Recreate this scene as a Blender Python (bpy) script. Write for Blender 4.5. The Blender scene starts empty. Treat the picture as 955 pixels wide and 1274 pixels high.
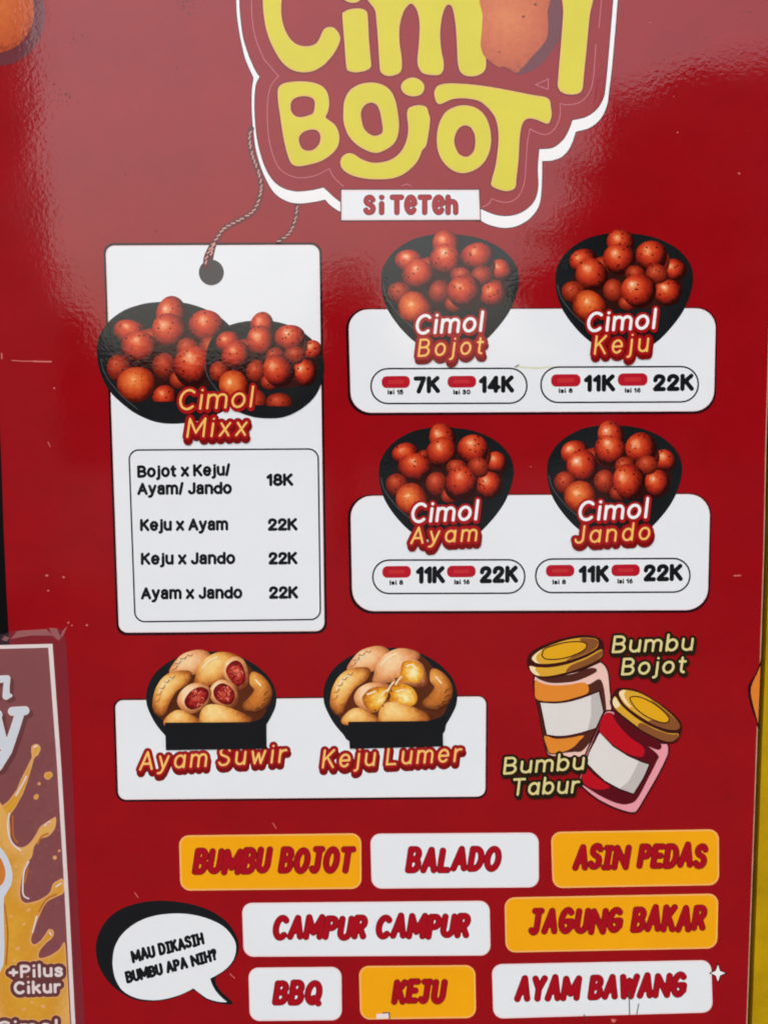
import bpy, math, random
import numpy as np
from mathutils import Matrix, Vector

random.seed(4)
scene = bpy.context.scene
col = scene.collection

# ------------------------------------------------------------------ camera
W0, H0 = 955.0, 1274.0                 # the photograph's own pixel size
FPX = 1400.0                           # focal length in photograph pixels
DIST = 1.40                            # metres from lens to board along the view axis
PITCH, YAW, ROLL = math.radians(6.5), math.radians(2.3), math.radians(0.45)
CENTRE = Vector((0.0, 0.0, 1.55))      # point of the board on the view axis
fwd = Vector((math.sin(YAW) * math.cos(PITCH), math.cos(YAW) * math.cos(PITCH), -math.sin(PITCH)))
right = fwd.cross(Vector((0, 0, 1))).normalized()
up = right.cross(fwd).normalized()
right, up = (right * math.cos(ROLL) - up * math.sin(ROLL)), (up * math.cos(ROLL) + right * math.sin(ROLL))
right, up = right.normalized(), up.normalized()
CAM = CENTRE - fwd * DIST
cam_data = bpy.data.cameras.new('camera')
cam = bpy.data.objects.new('camera', cam_data)
col.objects.link(cam)
m3 = Matrix((right, up, -fwd)).transposed()
cam.matrix_world = Matrix.Translation(CAM) @ m3.to_4x4()
cam_data.sensor_fit = 'VERTICAL'
cam_data.sensor_height = 24.0
cam_data.lens = 24.0 * FPX / H0
cam_data.clip_start, cam_data.clip_end = 0.05, 2000
scene.camera = cam

# ------------------------------------------------------------------ world, sun, exposure
SUN_EL, SUN_AZ = math.radians(52), math.radians(197)   # azimuth measured from +Y towards +X
world = bpy.data.worlds.new('World')
scene.world = world
world.use_nodes = True
wn = world.node_tree
wn.nodes.clear()
sky = wn.nodes.new('ShaderNodeTexSky')
sky.sky_type = 'NISHITA'
sky.sun_disc = False
sky.sun_elevation = SUN_EL
sky.sun_rotation = SUN_AZ
sky.air_density, sky.dust_density, sky.ozone_density = 1.0, 4.0, 1.0
hs = wn.nodes.new('ShaderNodeHueSaturation')
hs.inputs['Saturation'].default_value = 0.5           # overcast: nearly grey
bg = wn.nodes.new('ShaderNodeBackground')
bg.inputs['Strength'].default_value = 0.15
wo = wn.nodes.new('ShaderNodeOutputWorld')
wn.links.new(sky.outputs[0], hs.inputs['Color'])
wn.links.new(hs.outputs[0], bg.inputs['Color'])
wn.links.new(bg.outputs[0], wo.inputs['Surface'])
sd = bpy.data.lights.new('sun', 'SUN')
sd.energy, sd.angle, sd.color = 0.5, math.radians(30), (1.0, 0.96, 0.9)
sun = bpy.data.objects.new('sun', sd)
col.objects.link(sun)
sdir = Vector((math.sin(SUN_AZ) * math.cos(SUN_EL), math.cos(SUN_AZ) * math.cos(SUN_EL), math.sin(SUN_EL)))
sun.rotation_euler = sdir.to_track_quat('Z', 'Y').to_euler()
sun.location = sdir * 20
scene.view_settings.view_transform = 'Standard'
scene.view_settings.look = 'None'
scene.view_settings.gamma = 1
scene.view_settings.exposure = 0.45
scene.render.engine = 'CYCLES'
scene.cycles.use_denoising = True
scene.cycles.filter_width = 1.9        # the photograph is a soft video still

# ------------------------------------------------------------------ photograph pixel -> board plane
DZ = 0.00007                            # each printed layer sits this much in front of the one below
Rm = np.array(m3)
CAMv = np.array(CAM)
def P(pts, layer=0, plane=None):
    pts = np.asarray(pts, float).reshape(-1, 2)
    d = np.stack([(pts[:, 0] - W0 / 2) / FPX, -(pts[:, 1] - H0 / 2) / FPX, -np.ones(len(pts))], 1) @ Rm.T
    y = -layer * DZ if plane is None else plane
    t = (y - CAMv[1]) / d[:, 1]
    return CAMv + d * t[:, None]
def Z(ox, oy, s):
    """reader of measurements made in an enlarged crop of the photograph"""
    return lambda *pts: [(ox + p[0] / s, oy + p[1] / s) + tuple(q / s for q in p[2:]) for p in pts]

# ------------------------------------------------------------------ materials
def lin(r, g, b):
    f = lambda c: (c / 255 / 12.92) if c <= 10 else ((c / 255 + 0.055) / 1.055) ** 2.4
    return (f(r), f(g), f(b))
def new_mat(name):
    m = bpy.data.materials.new(name)
    m.use_nodes = True
    nt = m.node_tree
    return m, nt, nt.nodes['Principled BSDF']
def node(nt, kind, **inp):
    n = nt.nodes.new(kind)
    for k, v in inp.items():
        n.inputs[k.replace('_', ' ')].default_value = v
    return n
def add_gloss(nt, b, rough=0.042, spec=0.72, bump=1.0):
    """laminated vinyl: shallow orange peel and slow waviness in the gloss"""
    b.inputs['Specular IOR Level'].default_value = spec
    g = nt.nodes.new('ShaderNodeNewGeometry')
    nr = node(nt, 'ShaderNodeTexNoise', Scale=5.0, Detail=6.0, Roughness=0.7)
    nt.links.new(g.outputs['Position'], nr.inputs['Vector'])
    mr = node(nt, 'ShaderNodeMapRange')
    mr.inputs[1].default_value, mr.inputs[2].default_value = 0.35, 0.75
    mr.inputs[3].default_value, mr.inputs[4].default_value = rough * 0.6, rough * 2.2
    nt.links.new(nr.outputs['Fac'], mr.inputs[0]); nt.links.new(mr.outputs[0], b.inputs['Roughness'])
    n1 = node(nt, 'ShaderNodeTexNoise', Scale=170.0, Detail=2.0, Roughness=0.55)
    n2 = node(nt, 'ShaderNodeTexNoise', Scale=9.0, Detail=1.0)
    nt.links.new(g.outputs['Position'], n1.inputs['Vector'])
    nt.links.new(g.outputs['Position'], n2.inputs['Vector'])
    b1 = node(nt, 'ShaderNodeBump', Strength=1.0, Distance=0.000055 * bump)
    b2 = node(nt, 'ShaderNodeBump', Strength=1.0, Distance=0.00030 * bump)
    nt.links.new(n1.outputs['Fac'], b1.inputs['Height'])
    nt.links.new(n2.outputs['Fac'], b2.inputs['Height'])
    nt.links.new(b2.outputs['Normal'], b1.inputs['Normal'])
    nt.links.new(b1.outputs['Normal'], b.inputs['Normal'])
    return g
MATS = {}
def ink(name, rgb, var=0.06, rough=0.042, spec=0.72):
    """one printed ink under the laminate, slightly uneven"""
    if name in MATS: return MATS[name]
    m, nt, b = new_mat(name)
    g = add_gloss(nt, b, rough, spec)
    c = lin(*rgb)
    n = node(nt, 'ShaderNodeTexNoise', Scale=14.0, Detail=5.0, Roughness=0.65)
    nt.links.new(g.outputs['Position'], n.inputs['Vector'])
    r = nt.nodes.new('ShaderNodeValToRGB')
    r.color_ramp.elements[0].position, r.color_ramp.elements[1].position = 0.3, 0.7
    r.color_ramp.elements[0].color = tuple(x * (1 - var) for x in c) + (1,)
    r.color_ramp.elements[1].color = tuple(min(1, x * (1 + var)) for x in c) + (1,)
    nt.links.new(n.outputs['Fac'], r.inputs[0])
    nt.links.new(r.outputs[0], b.inputs['Base Color'])
    MATS[name] = m
    return m
def ramp(nt, stops):
    r = nt.nodes.new('ShaderNodeValToRGB')
    e = r.color_ramp.elements
    while len(e) < len(stops): e.new(0.5)
    for k, (p, c) in enumerate(stops):
        e[k].position = p
        e[k].color = tuple(lin(*c)) + (1,)
    return r
def math_node(nt, op, a, b):
    n = nt.nodes.new('ShaderNodeMath'); n.operation = op
    for k, v in enumerate((a, b)):
        if v is None: continue
        if isinstance(v, (int, float)): n.inputs[k].default_value = v
        else: nt.links.new(v, n.inputs[k])
    return n.outputs[0]
def mix_rgb(nt, fac, a, b, mode='MIX'):
    n = nt.nodes.new('ShaderNodeMix'); n.data_type = 'RGBA'; n.blend_type = mode
    for s, v in ((n.inputs[0], fac), (n.inputs[6], a), (n.inputs[7], b)):
        if isinstance(v, (int, float)): s.default_value = v
        elif isinstance(v, tuple): s.default_value = v
        else: nt.links.new(v, s)
    return n.outputs[2]
def food_print(name, stops, speck=None, lu=-0.25, lv=0.35, noise=0.16, speck_scale=330.0, speck_size=0.22, edge_w=0.6, grad=0.62):
    """printed photograph of a piece of food: the tones belong to the picture. Vertex attribute
    'art' holds (u, v, depth from the outline)."""
    if name in MATS: return MATS[name]
    m, nt, b = new_mat(name)
    g = add_gloss(nt, b)
    at = nt.nodes.new('ShaderNodeAttribute'); at.attribute_name = 'art'
    sp = nt.nodes.new('ShaderNodeSeparateXYZ')
    nt.links.new(at.outputs['Vector'], sp.inputs[0])
    du = math_node(nt, 'SUBTRACT', sp.outputs[0], lu)
    dv = math_node(nt, 'SUBTRACT', sp.outputs[1], lv)
    d2 = math_node(nt, 'ADD', math_node(nt, 'MULTIPLY', du, du), math_node(nt, 'MULTIPLY', dv, dv))
    d = math_node(nt, 'SQRT', d2, None)
    e = math_node(nt, 'MULTIPLY', math_node(nt, 'SUBTRACT', 1.0, sp.outputs[2]), edge_w)
    t = math_node(nt, 'ADD', math_node(nt, 'MULTIPLY', d, grad), math_node(nt, 'MULTIPLY', math_node(nt, 'MULTIPLY', e, e), 0.55))
    n = node(nt, 'ShaderNodeTexNoise', Scale=150.0, Detail=4.0, Roughness=0.7)
    nt.links.new(g.outputs['Position'], n.inputs['Vector'])
    t = math_node(nt, 'ADD', t, math_node(nt, 'MULTIPLY', math_node(nt, 'SUBTRACT', n.outputs['Fac'], 0.5), noise * 2))
    oi = nt.nodes.new('ShaderNodeObjectInfo')
    t = math_node(nt, 'ADD', t, math_node(nt, 'MULTIPLY', math_node(nt, 'SUBTRACT', oi.outputs['Random'], 0.5), 0.1))
    r = ramp(nt, stops)
    nt.links.new(t, r.inputs[0])
    out = r.outputs[0]
    if speck:
        v = node(nt, 'ShaderNodeTexVoronoi', Scale=speck_scale)
        nt.links.new(g.outputs['Position'], v.inputs['Vector'])
        sr = nt.nodes.new('ShaderNodeValToRGB')
        sr.color_ramp.elements[0].position, sr.color_ramp.elements[0].color = speck_size * 0.6, (1, 1, 1, 1)
        sr.color_ramp.elements[1].position, sr.color_ramp.elements[1].color = speck_size, (0, 0, 0, 1)
        nt.links.new(v.outputs['Distance'], sr.inputs[0])
        vr = nt.nodes.new('ShaderNodeSeparateXYZ')
        nt.links.new(v.outputs['Color'], vr.inputs[0])
        keep = math_node(nt, 'GREATER_THAN', vr.outputs[0], 0.35)
        out = mix_rgb(nt, math_node(nt, 'MULTIPLY', sr.outputs[0], keep), out, lin(*speck) + (1,))
    nt.links.new(out, b.inputs['Base Color'])
    MATS[name] = m
    return m

RED = ink('red laminated vinyl', (154, 11, 20), 0.08)
WHITE = ink('white print', (238, 241, 244), 0.015)
PINKW = ink('pale pink print edge', (246, 226, 226), 0.01)
ORANGE = ink('orange print', (250, 172, 14), 0.03)
PEACH = ink('peach print edge', (255, 186, 104), 0.02)
BLACK = ink('black print', (24, 25, 28), 0.1)
SHADOW = ink('dark maroon print', (42, 10, 17), 0.1)
DKRED = ink('dark red lettering print', (170, 12, 28), 0.04)
DKRED2 = ink('deep red print edge', (108, 12, 16), 0.04)
HALO = ink('halo red print', (168, 22, 24), 0.06)
HALOD = ink('halo deep red print', (124, 14, 16), 0.06)
YEL = ink('logo yellow print', (221, 209, 38), 0.04)
YELP = ink('logo yellow print edge', (240, 190, 100), 0.03)
TITLEY = ink('title yellow print', (255, 204, 60), 0.05)
TITLEP = ink('title peach print', (253, 196, 138), 0.03)
PURE = ink('bright white print', (248, 246, 246), 0.01)
GREY = ink('charcoal print', (66, 62, 65), 0.03)
CREAM = ink('cream lettering print', (228, 214, 146), 0.04)
OLIVE = ink('dark olive print', (38, 24, 10), 0.08)
CHIP = ink('chip red print', (186, 26, 44), 0.05)
CHIPW = ink('chip bright red print', (200, 48, 52), 0.05)
BOWLC = ink('printed black bowl', (27, 29, 31), 0.25)
RIMC = ink('printed bowl rim', (74, 76, 80), 0.15)
LINEP = ink('thin pink line print', (214, 120, 130), 0.03)
BALL = food_print('printed fried ball', [(0.0, (255, 238, 220)), (0.10, (246, 162, 112)), (0.30, (222, 84, 42)), (0.58, (182, 46, 26)), (0.84, (116, 25, 16)), (1.0, (46, 12, 10))], speck=(48, 10, 8), speck_scale=175.0, speck_size=0.26, grad=0.72, lu=-0.3, lv=0.42, noise=0.22)
BALLO = food_print('printed golden fried ball', [(0.02, (255, 206, 150)), (0.14, (240, 134, 70)), (0.42, (218, 92, 40)), (0.70, (170, 48, 22)), (0.95, (80, 20, 10))], speck=(110, 30, 8), speck_scale=230.0, speck_size=0.22, grad=0.68, lu=-0.2, lv=0.3, noise=0.26)
BALLD = food_print('printed shaded fried ball', [(0.02, (216, 100, 66)), (0.2, (192, 70, 40)), (0.5, (150, 42, 24)), (0.95, (72, 18, 13))], speck=(44, 8, 8), speck_scale=190.0, speck_size=0.24)
BIGBALL = food_print('printed logo ball', [(0.0, (222, 126, 70)), (0.5, (208, 102, 54)), (0.85, (194, 88, 48)), (1.0, (160, 66, 38))], speck=(110, 36, 12), noise=0.5, speck_scale=75.0, speck_size=0.15, edge_w=0.5)
PASTRY = food_print('printed golden pastry', [(0.02, (255, 244, 206)), (0.22, (254, 216, 138)), (0.46, (240, 172, 84)), (0.68, (190, 106, 42)), (0.95, (84, 34, 14))], noise=0.2, lu=-0.55, lv=0.6, grad=0.43, edge_w=0.72)
PASTRYT = food_print('printed toasted pastry', [(0.02, (254, 216, 136)), (0.28, (240, 174, 84)), (0.54, (206, 120, 48)), (0.95, (80, 30, 14))], noise=0.2, lu=-0.55, lv=0.6, grad=0.43, edge_w=0.72)
PASTRYP = food_print('printed pale pastry', [(0.02, (255, 240, 214)), (0.28, (254, 212, 160)), (0.56, (236, 158, 98)), (0.95, (130, 62, 30))], noise=0.2, lu=-0.55, lv=0.6, grad=0.43, edge_w=0.72)
FILL = food_print('printed red filling', [(0.02, (206, 80, 60)), (0.35, (176, 40, 34)), (0.6, (126, 18, 20)), (0.95, (74, 8, 12))], noise=0.75, lu=0.0, lv=0.0)
CHEESE = food_print('printed melted cheese', [(0.02, (255, 240, 184)), (0.25, (252, 212, 110)), (0.5, (240, 164, 40)), (0.8, (206, 120, 30)), (1.0, (150, 76, 20))], noise=0.55, lu=0.3, lv=-0.1)

# ------------------------------------------------------------------ mesh helpers
def link(name, me, mat, parent):
    o = bpy.data.objects.new(name, me)
    col.objects.link(o)
    for m in (mat if isinstance(mat, (list, tuple)) else [mat]):
        me.materials.append(m)
    if parent is not None: o.parent = parent
    return o
def empty(name, loc=(0, 0, 0)):
    o = bpy.data.objects.new(name, None)
    o.empty_display_size = 0.1
    col.objects.link(o)
    o.location = loc
    return o
def tag(o, label=None, cat=None, group=None, kind=None):
    for k, v in (('label', label), ('category', cat), ('group', group), ('kind', kind)):
        if v: o[k] = v
    return o
def spline(pts, n=6, closed=True):
    pts = [tuple(p) for p in pts]
    N = len(pts); out = []
    rng = range(N) if closed else range(N - 1)
    for i in rng:
        g = (lambda k: pts[k % N]) if closed else (lambda k: pts[min(max(k, 0), N - 1)])
        a, b, c, d = g(i - 1), g(i), g(i + 1), g(i + 2)
        for j in range(n):
            t = j / n
            out.append(tuple(0.5 * (2 * b[k] + (c[k] - a[k]) * t + (2 * a[k] - 5 * b[k] + 4 * c[k] - d[k]) * t * t + (3 * b[k] - a[k] - 3 * c[k] + d[k]) * t ** 3) for k in range(len(b))))
    if not closed: out.append(pts[-1])
    return out
def area(p):
    p = np.asarray(p); x, y = p[:, 0], p[:, 1]
    return 0.5 * np.sum(x * np.roll(y, -1) - np.roll(x, -1) * y)
def poly(name, pts, mat, parent, layer):
    """flat filled outline in photograph pixels, lying on the board"""
    pts = [tuple(p[:2]) for p in pts]
    if area(pts) > 0: pts = pts[::-1]
    me = bpy.data.meshes.new(name)
    me.from_pydata(P(pts, layer).tolist(), [], [tuple(range(len(pts)))])
    return link(name, me, mat, parent)
def rounded(corners, r, n=7):
    out = []; K = len(corners); k_ = 0.5523
    rs = r if isinstance(r, (list, tuple)) else [r] * K
    for i in range(K):
        p, a, b = np.array(corners[i], float), np.array(corners[i - 1], float), np.array(corners[(i + 1) % K], float)
        u = (a - p) / np.linalg.norm(a - p); v = (b - p) / np.linalg.norm(b - p)
        s, e = p + u * rs[i], p + v * rs[i]
        c1, c2 = s - u * rs[i] * k_, e - v * rs[i] * k_
        for j in range(n + 1):
            t = j / n
            q = s * (1 - t) ** 3 + 3 * c1 * t * (1 - t) ** 2 + 3 * c2 * t * t * (1 - t) + e * t ** 3
            out.append(tuple(q))
    return out
def inset(corners, d):
    c = np.array(corners, float); out = []
    K = len(c); ctr = c.mean(0)
    for i in range(K):
        p, a, b = c[i], c[i - 1], c[(i + 1) % K]
        u = (a - p) / np.linalg.norm(a - p); v = (b - p) / np.linalg.norm(b - p)
        out.append(tuple(p + (u + v) * d))
    return out
def card(name, corners, r, mat, edge_mat, parent, layer, edge=1.6):
    """rounded card with a thin printed edge: ring and face in one mesh"""
    o = rounded(corners, r); i = rounded(inset(corners, edge), max(r - edge, 0.5))
    n = len(o)
    flip = area(o) > 0
    faces = []
    for k in range(n):
        f = (k, (k + 1) % n, n + (k + 1) % n, n + k)
        faces.append(f[::-1] if flip else f)
    f = tuple(range(n, 2 * n)); faces.append(f[::-1] if flip else f)
    me = bpy.data.meshes.new(name)
    me.from_pydata(P(o + i, layer).tolist(), [], faces)
    ob = link(name, me, [edge_mat, mat], parent)
    me.polygons[n].material_index = 1
    return ob
def frame_line(name, corners, r, w, mat, parent, layer):
    o = rounded(corners, r); i = rounded(inset(corners, w), max(r - w, 0.5)); n = len(o)
    flip = area(o) > 0
    faces = []
    for k in range(n):
        f = (k, (k + 1) % n, n + (k + 1) % n, n + k)
        faces.append(f[::-1] if flip else f)
    me = bpy.data.meshes.new(name)
    me.from_pydata(P(o + i, layer).tolist(), [], faces)
    return link(name, me, mat, parent)

# distance fields -> flat meshes (letters, halos, drips)
def stroke_field(lines, r, step, pad=None, box=None):
    """lines: list of polylines in pixels, each point (x, y) or (x, y, own radius). Returns field, x0, y0."""
    allp = [p for l in lines for p in l]
    rmax = max([(p[2] if len(p) > 2 else 0) + r for p in allp])
    if box is None:
        xs = [p[0] for p in allp]; ys = [p[1] for p in allp]
        box = (min(xs) - rmax - 2 * step, min(ys) - rmax - 2 * step, max(xs) + rmax + 2 * step, max(ys) + rmax + 2 * step)
    nx = int((box[2] - box[0]) / step) + 2; ny = int((box[3] - box[1]) / step) + 2
    F = np.full((ny, nx), 9.0)
    for l in lines:
        segs = list(zip(l[:-1], l[1:])) if len(l) > 1 else [(l[0], l[0])]
        for a, b in segs:
            ra = r + (a[2] if len(a) > 2 else 0); rb = r + (b[2] if len(b) > 2 else 0)
            m = max(ra, rb) + 2 * step
            i0 = max(0, int((min(a[0], b[0]) - m - box[0]) / step)); i1 = min(nx, int((max(a[0], b[0]) + m - box[0]) / step) + 2)
            j0 = max(0, int((min(a[1], b[1]) - m - box[1]) / step)); j1 = min(ny, int((max(a[1], b[1]) + m - box[1]) / step) + 2)
            if i1 <= i0 or j1 <= j0: continue
            X = box[0] + np.arange(i0, i1) * step; Y = (box[1] + np.arange(j0, j1) * step)[:, None]
            dx, dy = b[0] - a[0], b[1] - a[1]; L2 = dx * dx + dy * dy
            t = np.clip(((X - a[0]) * dx + (Y - a[1]) * dy) / L2, 0, 1) if L2 > 1e-9 else np.zeros((j1 - j0, i1 - i0))
            d = np.hypot(X - a[0] - t * dx, Y - a[1] - t * dy) - (ra + (rb - ra) * t)
            F[j0:j1, i0:i1] = np.minimum(F[j0:j1, i0:i1], d)
    return F, box[0], box[1]
def outline_field(loops, step, grow=0.0, pad=4.0):
    """signed distance to closed outlines (even-odd, so inner loops are holes)"""
    allp = np.array([p[:2] for l in loops for p in l])
    x0, y0 = allp.min(0) - pad - abs(grow); x1, y1 = allp.max(0) + pad + abs(grow)
    X, Y = np.meshgrid(np.arange(x0, x1 + step, step), np.arange(y0, y1 + step, step))
    D = np.full(X.shape, 1e9); ins = np.zeros(X.shape, bool)
    for l in loops:
        l = np.array([p[:2] for p in l])
        for a, b in zip(l, np.roll(l, -1, 0)):
            dx, dy = b - a; L2 = dx * dx + dy * dy
            if L2 < 1e-12: continue
            t = np.clip(((X - a[0]) * dx + (Y - a[1]) * dy) / L2, 0, 1)
            D = np.minimum(D, (X - a[0] - t * dx) ** 2 + (Y - a[1] - t * dy) ** 2)
            if dy != 0:
                c = ((a[1] > Y) != (b[1] > Y)) & (X < (b[0] - a[0]) * (Y - a[1]) / dy + a[0])
                ins ^= c
    D = np.sqrt(D)
    return np.where(ins, -D, D) - grow, x0, y0
def field_mesh(name, fld, step, mat, parent, layer, art=False, clip=None):
    F, x0, y0 = fld
    if clip is not None:
        yy = y0 + np.arange(F.shape[0]) * step
        F = np.maximum(F, (clip - yy)[:, None])
    F = np.where(np.abs(F) < 1e-6, 1e-6, F)
    neg = F < 0
    cnt = neg[:-1, :-1].astype(int) + neg[1:, :-1] + neg[:-1, 1:] + neg[1:, 1:]
    V, Fc, idx = [], [], {}
    def vid(x, y):
        k = (round(x, 4), round(y, 4))
        if k not in idx:
            idx[k] = len(V); V.append((x, y))
        return idx[k]
    ny, nx = cnt.shape
    for j in range(ny):
        row = cnt[j]; i = 0
        act = np.nonzero(row)[0]
        if len(act) == 0: continue
        i = act[0]; end = act[-1]
        while i <= end:
            c = row[i]
            if c == 0: i += 1; continue
            if c == 4:
                s = i
                if art: i += 1
                else:
                    while i <= end and row[i] == 4: i += 1
                xa, xb = x0 + s * step, x0 + i * step; ya, yb = y0 + j * step, y0 + (j + 1) * step
                Fc.append((vid(xa, ya), vid(xa, yb), vid(xb, yb), vid(xb, ya)))
                continue
            cs = [(i, j), (i, j + 1), (i + 1, j + 1), (i + 1, j)]
            pl = []
            for k in range(4):
                a, b = cs[k], cs[(k + 1) % 4]
                fa, fb = F[a[1], a[0]], F[b[1], b[0]]
                if fa < 0: pl.append((x0 + a[0] * step, y0 + a[1] * step))
                if (fa < 0) != (fb < 0):
                    t = fa / (fa - fb)
                    pl.append((x0 + (a[0] + (b[0] - a[0]) * t) * step, y0 + (a[1] + (b[1] - a[1]) * t) * step))
            if len(pl) >= 3: Fc.append(tuple(vid(*p) for p in pl))
            i += 1
    if not Fc: return None
    me = bpy.data.meshes.new(name)
    me.from_pydata(P(V, layer).tolist(), [], [tuple(dict.fromkeys(f)) for f in Fc if len(set(f)) >= 3])
    if art:
        V = np.array(V); lo, hi = V.min(0), V.max(0); ctr = (lo + hi) / 2; half = max((hi - lo) / 2)
        jj = np.clip(((V[:, 1] - y0) / step).round().astype(int), 0, F.shape[0] - 1)
        ii = np.clip(((V[:, 0] - x0) / step).round().astype(int), 0, F.shape[1] - 1)
        dep = np.clip(-F[jj, ii], 0, None); mx = max(dep.max(), 1e-6)
        at = me.attributes.new('art', 'FLOAT_VECTOR', 'POINT')
        arr = np.stack([(V[:, 0] - ctr[0]) / half, -(V[:, 1] - ctr[1]) / half, dep / mx], 1)
        at.data.foreach_set('vector', arr.astype(np.float32).ravel())
    return link(name, me, mat, parent)
def shape(name, pts, mat, parent, layer, art=False, step=0.6, grow=0.0, holes=(), smooth=True):
    loops = [spline(pts, 6) if smooth else pts] + [spline(h, 6) for h in holes]
    return field_mesh(name, outline_field(loops, step, grow), step, mat, parent, layer, art)
def disc(name, cx, cy, rx, ry, mat, parent, layer, rot=0.0, cut=None, rings=7, seg=40, wob=0.0):
    V, A, Fc = [(cx, cy)], [(0, 0, 1)], []
    c, s = math.cos(rot), math.sin(rot)
    ph = random.random() * 6.28
    for k in range(1, rings + 1):
        q = k / rings
        for a in range(seg):
            th = 2 * math.pi * a / seg
            w = 1 + wob * math.sin(2 * th + ph) + wob * 0.6 * math.sin(3 * th + 2 * ph)
            u, v = q * math.cos(th), q * math.sin(th)
            X, Y = u * rx * w, v * ry * w
            y_ = cy + X * s + Y * c
            if cut is not None: y_ = min(y_, cut)
            V.append((cx + X * c - Y * s, y_)); A.append((u, -v, 1 - q))
    for a in range(seg):
        Fc.append((0, 1 + (a + 1) % seg, 1 + a))
        for k in range(rings - 1):
            i, j = 1 + k * seg, 1 + (k + 1) * seg
            Fc.append((i + a, i + (a + 1) % seg, j + (a + 1) % seg, j + a))
    me = bpy.data.meshes.new(name)
    me.from_pydata(P(V, layer).tolist(), [], Fc)
    at = me.attributes.new('art', 'FLOAT_VECTOR', 'POINT')
    at.data.foreach_set('vector', np.array(A, np.float32).ravel())
    return link(name, me, mat, parent)

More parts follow.
